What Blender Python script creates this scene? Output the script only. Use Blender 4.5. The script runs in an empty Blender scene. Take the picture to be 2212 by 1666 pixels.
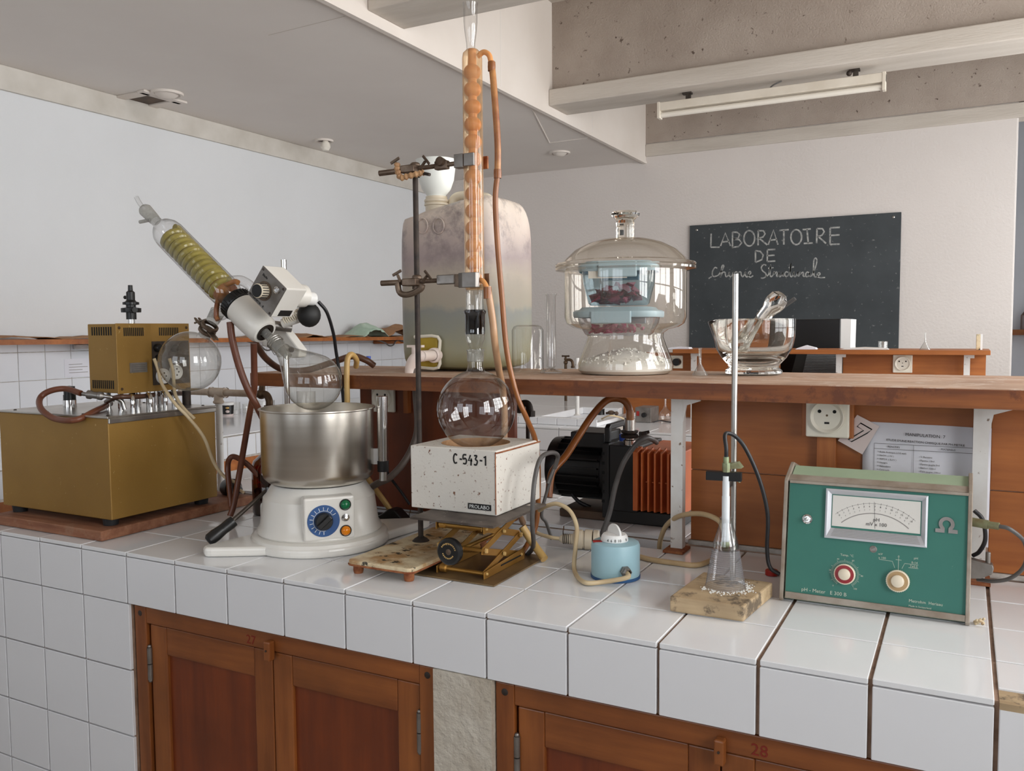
import bpy, bmesh, math, random
from mathutils import Vector, Matrix
random.seed(7)
S = bpy.context.scene
COL = S.collection
# ---------------------------------------------------------------- camera, world, light, exposure
# coordinates: z = 0 is the top of the tiled bench, y = 0 its front edge, floor at z = -0.9
cd = bpy.data.cameras.new('camera'); cam = bpy.data.objects.new('camera', cd); COL.objects.link(cam)
cd.sensor_width = 36.0; cd.lens = 30.119; cd.clip_start = 0.02
cam.matrix_world = Matrix(((0.8843782,-0.0236109,0.4661735,1.9407581),(0.4667007,0.062063,-0.882235,-1.2547715),(-0.0081018,0.9977929,0.0659064,0.4874497), (0, 0, 0, 1)))
S.camera = cam
S.view_settings.view_transform = 'Standard'
try: S.view_settings.look = 'None'
except Exception: pass
S.view_settings.gamma = 1.0
S.view_settings.use_curve_mapping = False
S.view_settings.exposure = 0.1
try:
    S.cycles.transparent_max_bounces = 32; S.cycles.max_bounces = 14; S.cycles.transmission_bounces = 14
    S.cycles.glossy_bounces = 6; S.cycles.caustics_reflective = False; S.cycles.caustics_refractive = False
except Exception: pass
W = bpy.data.worlds.new('overcast_sky'); S.world = W; W.use_nodes = True
bg = W.node_tree.nodes['Background']; bg.inputs[0].default_value = (0.86, 0.92, 1.0, 1); bg.inputs[1].default_value = 2.2
def window_light(name, loc, rot, sx, sy, power, col=(1, .985, .965)):
    L = bpy.data.lights.new(name, 'AREA'); L.shape = 'RECTANGLE'; L.size = sx; L.size_y = sy; L.energy = power; L.color = col
    o = bpy.data.objects.new(name, L); COL.objects.link(o); o.location = loc; o.rotation_euler = rot
    return o
XR, YR = 3.4, -3.4           # right wall, rear wall (behind the camera)
WIN_R = [(-1.5, -0.5), (0.1, 1.5), (1.9, 3.3), (3.6, 4.7)]      # window openings in the right wall (y ranges)
WIN_B = [(-0.9, 0.5), (1.0, 2.4)]                    # window openings in the rear wall (x ranges)
WZ = (0.1, 1.72)
for a, b in WIN_R: window_light('daylight', (XR + .16, (a + b) / 2, sum(WZ) / 2), (0, math.radians(90), 0), WZ[1] - WZ[0], b - a, (40 if a < 3 else 24) * (b - a), (1, .985, .96))
for a, b in WIN_B: window_light('daylight', ((a + b) / 2, YR - .16, sum(WZ) / 2), (math.radians(90), 0, 0), b - a, WZ[1] - WZ[0], 5, (.88, .94, 1))

# ---------------------------------------------------------------- helpers
def lin(c):
    return tuple((x / 255 / 12.92 if x <= 10 else ((x / 255 + .055) / 1.055) ** 2.4) for x in c) + (1,)
MATS = {}
def nt(name):
    m = bpy.data.materials.new(name); m.use_nodes = True; MATS[name] = m
    t = m.node_tree; return m, t, t.nodes['Principled BSDF'], t.nodes.new, t.links.new
def coords(t, scale=(1, 1, 1)):
    tc = t.nodes.new('ShaderNodeTexCoord'); mp = t.nodes.new('ShaderNodeMapping'); mp.inputs['Scale'].default_value = scale
    t.links.new(tc.outputs['Object'], mp.inputs['Vector']); return mp.outputs['Vector']
def noise(t, vec, scale, detail=4, rough=.55):
    n = t.nodes.new('ShaderNodeTexNoise'); n.inputs['Scale'].default_value = scale; n.inputs['Detail'].default_value = detail; n.inputs['Roughness'].default_value = rough
    t.links.new(vec, n.inputs['Vector']); return n.outputs['Fac']
def ramp(t, fac, stops):
    r = t.nodes.new('ShaderNodeValToRGB'); e = r.color_ramp.elements
    while len(e) < len(stops): e.new(.5)
    for k, (p, c) in enumerate(stops): e[k].position = p; e[k].color = c if len(c) == 4 else c + (1,)
    t.links.new(fac, r.inputs['Fac']); return r.outputs['Color']
def mixc(t, fac, a, b):
    m = t.nodes.new('ShaderNodeMix'); m.data_type = 'RGBA'
    for s, v in ((0, fac), (6, a), (7, b)):
        if hasattr(v, 'links'): t.links.new(v, m.inputs[s])
        else: m.inputs[s].default_value = v
    return m.outputs[2]
def bump(t, b, h, dist, strength=1.0):
    n = t.nodes.new('ShaderNodeBump'); n.inputs['Distance'].default_value = dist; n.inputs['Strength'].default_value = strength
    t.links.new(h, n.inputs['Height']); t.links.new(n.outputs['Normal'], b.inputs['Normal'])
def mat(name, col, rough=.5, metal=0.0, col2=None, vs=6.0, lo=.35, hi=.7, stretch=(1, 1, 1), spots=None, sps=60.0, spt=.68, bmp=0.0, bs=150.0, spec=None, alpha=None, trans=0.0):
    m, t, b, N, L = nt(name); c = lin(col); b.inputs['Roughness'].default_value = rough; b.inputs['Metallic'].default_value = metal
    if spec is not None: b.inputs['Specular IOR Level'].default_value = spec
    out = None
    if col2 or spots or bmp: v = coords(t, stretch)
    if col2: out = ramp(t, noise(t, v, vs), [(lo, c), (hi, lin(col2))])
    if spots:
        base = out if out is not None else c
        f = ramp(t, noise(t, v, sps, 5, .65), [(spt, (0, 0, 0, 1)), (spt + .05, (1, 1, 1, 1))])
        out = mixc(t, f, base, lin(spots))
    if out is not None: L(out, b.inputs['Base Color'])
    else: b.inputs['Base Color'].default_value = c
    if bmp: bump(t, b, noise(t, v, bs, 6), bmp)
    if trans: b.inputs['Transmission Weight'].default_value = trans
    if alpha is not None: b.inputs['Alpha'].default_value = alpha
    return m
def wood(name, dark, light, axis, rough=.42, scale=1.0, contrast=(.3, .72), worn=None, coat=0.0):
    m, t, b, N, L = nt(name)
    s = [14 * scale] * 3; s['xyz'.index(axis)] = 1.1 * scale
    v = coords(t, s); n1 = noise(t, v, 2.2, 7, .62)
    c = ramp(t, n1, [(contrast[0], lin(dark)), (contrast[1], lin(light))])
    v2 = coords(t, (1, 1, 1)); n2 = noise(t, v2, 5 * scale, 3)
    c = mixc(t, ramp(t, n2, [(.4, (0, 0, 0, 1)), (.75, (.55, .55, .55, 1))]), c, lin(tuple(x * .72 for x in dark)))
    if worn:
        c = mixc(t, ramp(t, noise(t, v2, 22, 6, .7), [(.53, (0, 0, 0, 1)), (.62, (.8, .8, .8, 1))]), c, lin(worn))
    L(c, b.inputs['Base Color']); b.inputs['Roughness'].default_value = rough
    b.inputs['Coat Weight'].default_value = coat; b.inputs['Coat Roughness'].default_value = .25
    bump(t, b, n1, .0006, .6); return m
def glass(name, tint=(246, 248, 246), edge=(150, 156, 152), f0=.075, dirt=0.0, dirtcol=(190, 180, 165)):
    # thin-walled glass: Fresnel mix of clear transmission and mirror reflection, the rim seen edge-on absorbs more
    m = bpy.data.materials.new(name); m.use_nodes = True; MATS[name] = m; t = m.node_tree; t.nodes.remove(t.nodes['Principled BSDF'])
    N, L = t.nodes.new, t.links.new; out = t.nodes['Material Output']
    lw = N('ShaderNodeLayerWeight'); lw.inputs['Blend'].default_value = .5
    pw = N('ShaderNodeMath'); pw.operation = 'POWER'; L(lw.outputs['Facing'], pw.inputs[0]); pw.inputs[1].default_value = 4.5
    mr = N('ShaderNodeMapRange'); mr.inputs['To Min'].default_value = f0; mr.inputs['To Max'].default_value = .95; L(pw.outputs[0], mr.inputs['Value'])
    p2 = N('ShaderNodeMath'); p2.operation = 'POWER'; L(lw.outputs['Facing'], p2.inputs[0]); p2.inputs[1].default_value = 3.0
    tr = N('ShaderNodeBsdfTransparent'); L(mixc(t, p2.outputs[0], lin(tint), lin(edge)), tr.inputs['Color'])
    gl = N('ShaderNodeBsdfGlossy'); gl.inputs['Roughness'].default_value = .02; gl.inputs['Color'].default_value = (.97, .97, .97, 1)
    mx = N('ShaderNodeMixShader'); L(mr.outputs[0], mx.inputs[0]); L(tr.outputs[0], mx.inputs[1]); L(gl.outputs[0], mx.inputs[2])
    last = mx.outputs[0]
    if dirt:
        df = N('ShaderNodeBsdfDiffuse'); df.inputs['Color'].default_value = lin(dirtcol)
        f = ramp(t, noise(t, coords(t), 18, 5, .6), [(.3, (dirt * .3,) * 3 + (1,)), (.75, (dirt,) * 3 + (1,))])
        m2 = N('ShaderNodeMixShader'); L(f, m2.inputs[0]); L(last, m2.inputs[1]); L(df.outputs[0], m2.inputs[2]); last = m2.outputs[0]
    L(last, out.inputs['Surface']); return m
def thick_glass(name, col=(240, 244, 240), rough=0.0):
    m, t, b, N, L = nt(name); b.inputs['Base Color'].default_value = lin(col); b.inputs['Transmission Weight'].default_value = 1; b.inputs['Roughness'].default_value = rough; b.inputs['IOR'].default_value = 1.47
    return m

class G:
    """collects shapes in world coordinates; obj() links them as one mesh"""
    def __init__(s): s.v = []; s.f = []
    def add(s, vs, fs):
        k = len(s.v); s.v += [Vector(p) for p in vs]; s.f += [tuple(i + k for i in q) for q in fs]; return s
    def box(s, p, q):
        (a, b, c), (d, e, f) = p, q
        return s.add([(a, b, c), (d, b, c), (d, e, c), (a, e, c), (a, b, f), (d, b, f), (d, e, f), (a, e, f)],
                     [(3, 2, 1, 0), (4, 5, 6, 7), (0, 1, 5, 4), (1, 2, 6, 5), (2, 3, 7, 6), (3, 0, 4, 7)])
    def obox(s, c, u, v, w):       # oriented box: centre and three half vectors
        c, u, v, w = map(Vector, (c, u, v, w)); P = [c + u * i + v * j + w * k for k in (-1, 1) for j in (-1, 1) for i in (-1, 1)]
        if u.cross(v).dot(w) < 0: P = [c - u * i + v * j + w * k for k in (-1, 1) for j in (-1, 1) for i in (-1, 1)]
        return s.add(P, [(0, 2, 3, 1), (4, 5, 7, 6), (0, 1, 5, 4), (1, 3, 7, 5), (3, 2, 6, 7), (2, 0, 4, 6)])
    def lathe(s, prof, c=(0, 0, 0), axis=(0, 0, 1), n=40, ref=None):
        ax = Vector(axis).normalized(); r0 = Vector(ref) if ref else (Vector((1, 0, 0)) if abs(ax.x) < .9 else Vector((0, 1, 0)))
        x = (r0 - ax * r0.dot(ax)).normalized(); y = ax.cross(x); c = Vector(c); vs = []; rings = []
        for r, z in prof:
            if r < 1e-6: rings.append([len(vs)]); vs.append(c + ax * z)
            else:
                rings.append(list(range(len(vs), len(vs) + n)))
                vs += [c + ax * z + (x * math.cos(2 * math.pi * i / n) + y * math.sin(2 * math.pi * i / n)) * r for i in range(n)]
        fs = []
        for A, B in zip(rings, rings[1:]):
            for i in range(n):
                j = (i + 1) % n
                if len(A) == 1 and len(B) == 1: continue
                if len(A) == 1: fs.append((A[0], B[j], B[i]))
                elif len(B) == 1: fs.append((A[i], A[j], B[0]))
                else: fs.append((A[i], A[j], B[j], B[i]))
        return s.add(vs, fs)
    def cyl(s, p, q, r, r2=None, n=24):
        p, q = Vector(p), Vector(q); h = (q - p).length; r2 = r if r2 is None else r2
        return s.lathe([(0, 0), (r, 0), (r2, h), (0, h)], p, q - p, n)
    def ball(s, c, r, n=24, sq=(1, 1, 1)):
        k = len(s.v); s.lathe([(r * math.sin(math.pi * i / (n // 2)), -r * math.cos(math.pi * i / (n // 2))) for i in range(n // 2 + 1)], (0, 0, 0), n=n)
        for i in range(k, len(s.v)): s.v[i] = Vector(c) + Vector([a * b for a, b in zip(s.v[i], sq)])
        return s
    def tube(s, pts, r, n=12, smooth=8, closed=False, caps=True, flat=None):
        P = [Vector(p) for p in pts]
        if smooth > 1 and len(P) > 2:
            Q = []; m = len(P); rng = m if closed else m - 1
            for i in range(rng):
                p0 = P[(i - 1) % m] if closed or i > 0 else P[0] * 2 - P[1]
                p1, p2 = P[i], P[(i + 1) % m]; p3 = P[(i + 2) % m] if closed or i < m - 2 else P[-1] * 2 - P[-2]
                for k in range(smooth):
                    u = k / smooth
                    Q.append(.5 * ((2 * p1) + (p2 - p0) * u + (2 * p0 - 5 * p1 + 4 * p2 - p3) * u * u + (3 * p1 - p0 - 3 * p2 + p3) * u ** 3))
            if not closed: Q.append(P[-1])
            P = Q
        m = len(P); T = []
        for i in range(m):
            a = P[(i - 1) % m] if closed or i else P[0]; b = P[(i + 1) % m] if closed or i < m - 1 else P[-1]
            d = b - a; T.append(d.normalized() if d.length > 1e-9 else Vector((0, 0, 1)))
        nrm = T[0].orthogonal().normalized(); vs = []
        for i in range(m):
            nrm = (nrm - T[i] * nrm.dot(T[i])); nrm = nrm.normalized() if nrm.length > 1e-6 else T[i].orthogonal().normalized()
            bn = T[i].cross(nrm); rr = r(i / (m - 1)) if callable(r) else r
            vs += [P[i] + (nrm * math.cos(2 * math.pi * k / n) + bn * math.sin(2 * math.pi * k / n)) * rr for k in range(n)]
        fs = []
        for i in range(m if closed else m - 1):
            for k in range(n):
                j = (i + 1) % m; l = (k + 1) % n
                fs.append((i * n + k, i * n + l, j * n + l, j * n + k))
        if caps and not closed: fs += [tuple(range(n))[::-1], tuple(range((m - 1) * n, m * n))]
        return s.add(vs, fs)
    def prism(s, poly, o, u, v, w):        # polygon in (u, v) from o, extruded by vector w
        o, u, v, w = map(Vector, (o, u, v, w)); n = len(poly); A = [o + u * a + v * b for a, b in poly]
        area = sum(poly[i][0] * poly[(i + 1) % n][1] - poly[(i + 1) % n][0] * poly[i][1] for i in range(n))
        if (area > 0) != (u.cross(v).dot(w) > 0): A = A[::-1]
        return s.add(A + [p + w for p in A], [tuple(range(n))[::-1], tuple(range(n, 2 * n))] + [(i, (i + 1) % n, (i + 1) % n + n, i + n) for i in range(n)])
    def ribbon(s, pts, w, o, u, v, lift):  # flat stroke in the plane (u, v)
        o, u, v = Vector(o), Vector(u).normalized(), Vector(v).normalized(); nv = u.cross(v).normalized() * lift
        n = len(pts); L = []
        for i in range(n):
            a = pts[max(0, i - 1)]; b = pts[min(n - 1, i + 1)]; dx, dy = b[0] - a[0], b[1] - a[1]; l = math.hypot(dx, dy) or 1
            px, py = -dy / l * w / 2, dx / l * w / 2
            for sg in (1, -1): L.append(o + u * (pts[i][0] + sg * px) + v * (pts[i][1] + sg * py) + nv)
        return s.add(L, [(2 * i, 2 * i + 1, 2 * i + 3, 2 * i + 2) for i in range(n - 1)])
    def obj(s, name, m, parent=None, smooth=35, bevel=0, seg=2, subsurf=0):
        off = WL.get(parent, Vector((0, 0, 0)))
        me = bpy.data.meshes.new(name); 
        if parent is None and s.v:
            lo = [min(p[k] for p in s.v) for k in range(3)]; hi = [max(p[k] for p in s.v) for k in range(3)]
            org = Vector(((lo[0] + hi[0]) / 2, (lo[1] + hi[1]) / 2, lo[2]))
        else: org = off
        me.from_pydata([tuple(p - org) for p in s.v], [], s.f); me.materials.append(MATS[m] if isinstance(m, str) else m)
        if smooth:
            me.polygons.foreach_set('use_smooth', [True] * len(me.polygons)); me.set_sharp_from_angle(angle=math.radians(smooth))
        o = bpy.data.objects.new(name, me); COL.objects.link(o); o.parent = parent
        if parent is None: o.location = org
        WL[o] = org
        if bevel:
            b = o.modifiers.new('bevel', 'BEVEL'); b.width = bevel; b.segments = seg; b.limit_method = 'ANGLE'; b.angle_limit = math.radians(40)
        if subsurf:
            b = o.modifiers.new('sub', 'SUBSURF'); b.levels = subsurf; b.render_levels = subsurf
        return o
WL = {None: Vector((0, 0, 0))}
def tag(o, label, cat, group=None):
    o['label'] = label; o['category'] = cat
    if group: o['group'] = group
    return o
def struct(o): o['kind'] = 'structure'; return o
def thing(name, loc, label, cat, group=None):
    o = bpy.data.objects.new(name, None); COL.objects.link(o); o.location = loc; o.empty_display_size = .05; WL[o] = Vector(loc)
    return tag(o, label, cat, group)
def inst(name, me, loc, parent, scale=None):
    o = bpy.data.objects.new(name, me); COL.objects.link(o); o.parent = parent; o.location = Vector(loc) - WL[parent]
    if scale: o.scale = scale
    WL[o] = Vector(loc); return o
def boxmesh(name, sx, sy, sz, m, bev=0.0):
    """a box centred on its own origin, chamfered by hand so that copies stay cheap"""
    bm = bmesh.new(); bmesh.ops.create_cube(bm, size=1); bmesh.ops.scale(bm, vec=(sx, sy, sz), verts=bm.verts)
    if bev: bmesh.ops.bevel(bm, geom=bm.edges[:], offset=bev, segments=1, affect='EDGES')
    me = bpy.data.meshes.new(name); bm.to_mesh(me); bm.free(); me.materials.append(MATS[m]); return me
def text(s, size, o, u, v, m, parent, name='lettering', align='LEFT', lift=.0004, depth=0.0002):
    c = bpy.data.curves.new('t', 'FONT'); c.body = s; c.size = size; c.align_x = align; c.resolution_u = 2; c.extrude = depth
    t = bpy.data.objects.new('t', c); me0 = t.to_mesh()
    u, v = Vector(u).normalized(), Vector(v).normalized(); n = u.cross(v); o = Vector(o)
    g = G(); g.add([o + u * p.co.x + v * p.co.y + n * (p.co.z + lift) for p in me0.vertices], [tuple(q.vertices) for q in me0.polygons])
    t.to_mesh_clear(); bpy.data.objects.remove(t); bpy.data.curves.remove(c)
    return g.obj(name, m, parent, smooth=0)
def spline(P, k=6):
    Q = []
    for i in range(len(P) - 1):
        p0 = P[i - 1] if i else P[0]; p1, p2 = P[i], P[i + 1]; p3 = P[i + 2] if i < len(P) - 2 else P[-1]
        for j in range(k):
            t = j / k; Q.append(tuple(.5 * (2 * b + (c - a) * t + (2 * a - 5 * b + 4 * c - d) * t * t + (3 * b - a - 3 * c + d) * t ** 3) for a, b, c, d in zip(p0, p1, p2, p3)))
    return Q + [P[-1]]
def hose(name, label, pts, r, m, cat='hose', smooth=10, n=12, parent=None, group=None):
    o = G().tube(pts, r, n, smooth).obj(name, m, parent, 60)
    if parent is None: tag(o, label, cat, group)
    return o
# ---------------------------------------------------------------- materials
mat('plaster_white', (224, 226, 228), .85, col2=(220, 222, 224), vs=1.5, bmp=.0012, bs=90)
mat('plaster_rough', (222, 215, 210), .9, col2=(217, 210, 205), vs=1.5, bmp=.0025, bs=60)
mat('rear_low_bounce', (150, 142, 134), .8)  # unseen rear wall, toned darker to cut bounce light on the bench front
mat('soffit_paint', (226, 220, 214), .8, col2=(221, 214, 208), vs=1.5)
mat('fascia_paint', (226, 218, 210), .7, col2=(218, 209, 200), vs=2)
mat('beam_paint', (205, 197, 187), .8, col2=(190, 181, 170), vs=4, stretch=(.4, 3, 3), bmp=.003, bs=40)
mat('rough_concrete', (178, 166, 155), .95, col2=(166, 153, 142), vs=5, spots=(96, 82, 72), sps=22, spt=.64, bmp=.004, bs=120)
mat('cornice_paint', (214, 209, 201), .8, col2=(196, 190, 180), vs=5)
mat('floor_terrazzo', (168, 158, 148), .5, col2=(150, 138, 128), vs=40)
mat('tile_white', (234, 235, 237), .1, col2=(228, 229, 231), vs=3)
mat('tile_front', (230, 231, 234), .12, col2=(225, 226, 229), vs=2)
mat('tile_wall', (226, 229, 234), .16, col2=(219, 222, 228), vs=2)
mat('grout', (150, 122, 102), .95, col2=(112, 86, 68), vs=30, bmp=.001)
mat('grout_pale', (196, 192, 186), .95, col2=(160, 152, 144), vs=40, bmp=.001)
mat('render_rough', (206, 199, 186), .95, col2=(186, 176, 160), vs=14, spots=(120, 104, 90), sps=16, spt=.66, bmp=.006, bs=70)
wood('wood_cab_x', (118, 62, 26), (160, 94, 44), 'x', .4, 1, coat=.15)
wood('wood_cab_z', (118, 62, 26), (160, 94, 44), 'z', .4, 1, coat=.15)
wood('wood_panel_z', (100, 42, 16), (134, 62, 24), 'z', .4, .8, coat=.15)
wood('wood_shelf', (172, 130, 102), (206, 178, 156), 'x', .65, 1, worn=(206, 186, 170))
wood('wood_shelf_edge', (104, 54, 24), (158, 92, 42), 'x', .5, 1.4, worn=(96, 48, 22))
wood('wood_orange_x', (140, 76, 30), (184, 112, 52), 'x', .5, .7)
wood('wood_orange_z', (140, 74, 30), (182, 112, 56), 'z', .5, 1)
wood('wood_board', (120, 70, 46), (176, 124, 92), 'x', .7, 1.3, worn=(150, 110, 86))
wood('wood_block', (168, 142, 108), (208, 184, 148), 'x', .7, 1.6, worn=(70, 60, 52))
mat('gold_enamel', (158, 122, 58), .42, metal=.3, col2=(142, 107, 48), vs=3, bmp=.0003, bs=500, spots=(196, 168, 110), sps=80, spt=.68)
mat('steel', (196, 194, 190), .28, metal=1, col2=(168, 162, 154), vs=8)
mat('steel_brushed', (214, 209, 200), .27, metal=1, col2=(194, 187, 176), vs=2, stretch=(.3, .3, 12))
mat('steel_dark', (92, 86, 80), .5, metal=.9, col2=(60, 50, 44), vs=20)
mat('chrome', (224, 224, 224), .1, metal=1)
mat('iron_black', (48, 42, 39), .6, metal=.4, col2=(74, 62, 54), vs=40, bmp=.0004, bs=300)
mat('cast_metal', (128, 112, 98), .45, metal=.8, col2=(86, 70, 58), vs=30)
mat('alu_grey', (150, 146, 142), .4, metal=.8, col2=(120, 114, 108), vs=20)
mat('black_plastic', (20, 20, 21), .35)
mat('black_matte', (16, 16, 17), .6, col2=(30, 29, 29), vs=12)
mat('rubber_foot', (26, 27, 30), .6)
mat('white_enamel', (232, 230, 224), .22, col2=(226, 222, 214), vs=4, spots=(160, 140, 118), sps=40, spt=.7)
mat('white_plastic', (236, 236, 234), .35)
mat('cream_plastic', (222, 210, 188), .4, col2=(208, 194, 170), vs=10)
mat('outlet_cream', (232, 226, 212), .3, col2=(224, 217, 200), vs=12)
mat('dark_hole', (8, 8, 8), .8)
mat('rust_white', (226, 222, 214), .38, col2=(220, 214, 204), vs=5, spots=(116, 72, 44), sps=120, spt=.615, bmp=.0004, bs=200)
mat('rust_edge', (122, 62, 30), .8, col2=(168, 110, 70), vs=60)
mat('stained_enamel', (218, 202, 168), .45, col2=(176, 138, 92), vs=22, lo=.44, hi=.64, spots=(64, 60, 48), sps=34, spt=.575)
mat('gold_anodised', (178, 134, 66), .42, metal=.75, col2=(156, 112, 52), vs=10)
mat('jack_plate', (112, 102, 94), .55, metal=.5, col2=(62, 52, 46), vs=16, spots=(190, 180, 170), sps=24, spt=.62)
mat('jack_base', (148, 122, 84), .45, metal=.5, col2=(98, 80, 62), vs=8)
mat('hose_brown', (98, 54, 36), .38, col2=(122, 72, 50), vs=8)
mat('hose_dark', (74, 46, 34), .35, col2=(96, 64, 46), vs=8)
mat('hose_orange', (150, 92, 44), .3, col2=(128, 74, 34), vs=10)
mat('hose_amber', (178, 138, 104), .35, col2=(196, 156, 120), vs=10)
mat('hose_yellow', (206, 172, 108), .4, col2=(186, 146, 86), vs=10)
mat('hose_grey', (122, 112, 106), .4, col2=(98, 86, 78), vs=9)
mat('hose_pump', (120, 62, 28), .33, col2=(150, 92, 40), vs=5)
mat('hose_tan', (196, 172, 134), .45, col2=(174, 146, 108), vs=12)
mat('cable_black', (26, 26, 30), .45)
mat('cable_grey', (96, 94, 92), .45, col2=(74, 70, 68), vs=20)
mat('cable_cream', (214, 196, 160), .5, col2=(196, 172, 134), vs=14)
mat('blue_dial', (52, 94, 150), .4, col2=(44, 80, 134), vs=10)
mat('print_white', (226, 228, 226), .5); mat('print_black', (24, 22, 22), .6); mat('print_grey', (96, 92, 90), .6)
mat('print_faint', (150, 146, 142), .6); mat('print_pale', (196, 206, 190), .6); mat('print_red', (122, 30, 14), .7)
mat('lamp_green', (16, 106, 64), .12); mat('lamp_amber', (226, 130, 20), .12); mat('red_plastic', (166, 34, 26), .3)
mat('sky_blue_paint', (160, 196, 210), .38, col2=(150, 184, 190), vs=4)
mat('blue_base', (40, 84, 132), .5)
mat('ph_green', (56, 120, 106), .55, col2=(50, 111, 100), vs=5, spots=(186, 198, 180), sps=60, spt=.72)
mat('ph_pale', (158, 176, 148), .5, col2=(146, 162, 136), vs=8)
mat('ph_frame', (166, 156, 144), .5, metal=.3, col2=(138, 122, 106), vs=22, bmp=.0005)
mat('meter_silver', (206, 208, 214), .35, metal=.5); mat('meter_face', (222, 219, 212), .4)
mat('knob_cream', (226, 214, 192), .4); mat('knob_tan', (176, 146, 104), .5); mat('knob_red', (146, 26, 34), .4)
mat('paper', (228, 228, 234), .8, col2=(218, 218, 226), vs=6); mat('paper_pink', (216, 200, 196), .8)
mat('paper_brown', (170, 128, 92), .9, col2=(142, 104, 74), vs=10, bmp=.002, bs=30)
mat('cloth_green', (190, 206, 190), .9, col2=(160, 186, 166), vs=10)
mat('slate', (54, 59, 62), .75, col2=(70, 75, 78), vs=4, lo=.3, hi=.8, spots=(120, 122, 120), sps=40, spt=.64)
mat('chalk', (178, 178, 174), .95, col2=(112, 115, 116), vs=60, lo=.4, hi=.7)
mat('screen_black', (10, 10, 11), .3)
mat('vent_grey', (104, 106, 108), .6)
mat('pump_black', (19, 19, 20), .48, col2=(30, 28, 27), vs=14)
mat('pump_orange', (210, 112, 54), .45, col2=(190, 94, 44), vs=10)
mat('pump_brown', (92, 70, 52), .6, col2=(60, 48, 40), vs=14)
mat('blue_cap', (52, 88, 190), .35)
mat('amber_liquid', (150, 122, 60), .3)
mat('pipe_paint', (206, 192, 176), .5, col2=(176, 156, 136), vs=22, bmp=.0008)
mat('brass_old', (98, 78, 58), .45, metal=.7, col2=(64, 48, 38), vs=24)
mat('post_white', (224, 224, 222), .45, col2=(206, 200, 194), vs=10, spots=(120, 96, 76), sps=60, spt=.63)
mat('lamp_white', (226, 218, 204), .5, col2=(212, 202, 186), vs=6)
mat('tube_white', (236, 230, 218), .35)
mat('crystal_red', (140, 16, 40), .4, col2=(170, 34, 66), vs=40); mat('crystal_pink', (206, 20, 120), .4, col2=(160, 10, 92), vs=40)
mat('granules', (240, 239, 234), .9)
mat('box_teal', (170, 194, 206), .35); mat('label_white', (232, 230, 222), .7)
mat('funnel_poly', (232, 234, 228), .35)
mat('tap_white', (236, 222, 214), .35)
mat('tap_patch', (176, 148, 44), .6, col2=(150, 128, 40), vs=14); mat('silicone', (226, 220, 204), .6)
mat('chain_tan', (186, 146, 104), .6, col2=(150, 110, 76), vs=60)
mat('electrode', (226, 232, 236), .25); mat('green_brass', (150, 164, 130), .5, metal=.4, col2=(120, 110, 80), vs=40)
glass('glass_clear', tint=(252, 252, 252), edge=(146, 148, 146), f0=.08); glass('glass_thin', tint=(252, 252, 252), f0=.05, edge=(206, 208, 206)); glass('glass_used', tint=(252, 252, 250), dirt=.09, edge=(138, 138, 132))
glass('glass_orange', tint=(250, 238, 220), edge=(226, 186, 140), dirt=.34, dirtcol=(232, 196, 150))
glass('glass_small', tint=(244, 245, 244), edge=(120, 122, 120), f0=.12, dirt=.22, dirtcol=(214, 214, 210))
glass('glass_smoke', tint=(116, 118, 122), edge=(60, 62, 66), f0=.1)
glass('glass_frost', tint=(214, 214, 210), edge=(150, 150, 146), dirt=.4, dirtcol=(206, 204, 198))
glass('glass_warm', tint=(252, 250, 246), edge=(202, 190, 168), f0=.07)
glass('coil_green', tint=(206, 196, 110), edge=(150, 138, 60), dirt=.6, dirtcol=(168, 152, 72), f0=.1)
glass('plastic_clear', tint=(244, 245, 248), edge=(186, 190, 196), f0=.1, dirt=.16, dirtcol=(226, 228, 234))
glass('amber_glass', tint=(150, 62, 16), edge=(60, 22, 8), f0=.1)
glass('box_teal_clear', tint=(214, 228, 236), edge=(168, 192, 206), dirt=.12, dirtcol=(168, 200, 206))
thick_glass('glass_thick', (244, 243, 238)); thick_glass('glass_knob', (246, 240, 228))
def carboy_mat():
    m, t, b, N, L = nt('carboy_poly')
    tc = N('ShaderNodeTexCoord'); sx = N('ShaderNodeSeparateXYZ'); L(tc.outputs['Object'], sx.inputs[0])
    v = coords(t); n = noise(t, v, 7, 5, .6)
    ad = N('ShaderNodeMath'); ad.operation = 'MULTIPLY_ADD'; L(n, ad.inputs[0]); ad.inputs[1].default_value = .1; L(sx.outputs['Z'], ad.inputs[2])
    mr = N('ShaderNodeMapRange'); mr.inputs['From Min'].default_value = .05; mr.inputs['From Max'].default_value = .5; L(ad.outputs[0], mr.inputs['Value'])
    # contents and stains of the can: olive dregs, grey-green liquid, level line, pinkish film, pale shoulder
    c = ramp(t, mr.outputs[0], [(0, lin((140, 134, 92))), (.14, lin((154, 152, 128))), (.34, lin((142, 144, 138))), (.38, lin((168, 160, 144))), (.56, lin((176, 164, 150))), (.68, lin((162, 146, 144))), (.84, lin((194, 178, 168))), (1, lin((216, 203, 190)))])
    f = ramp(t, noise(t, v, 11, 6, .68), [(.47, (0, 0, 0, 1)), (.63, (.85, .85, .85, 1))])
    mk = N('ShaderNodeMapRange'); mk.inputs['From Min'].default_value = .22; mk.inputs['From Max'].default_value = .36; L(sx.outputs['Z'], mk.inputs['Value'])
    ff = N('ShaderNodeMath'); ff.operation = 'MULTIPLY'; L(f, ff.inputs[0]); L(mk.outputs[0], ff.inputs[1])
    c = mixc(t, ff.outputs[0], c, lin((120, 108, 108)))
    L(c, b.inputs['Base Color']); b.inputs['Roughness'].default_value = .42
    b.inputs['Subsurface Weight'].default_value = .25; b.inputs['Subsurface Radius'].default_value = (.02, .015, .01)
carboy_mat()

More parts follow.
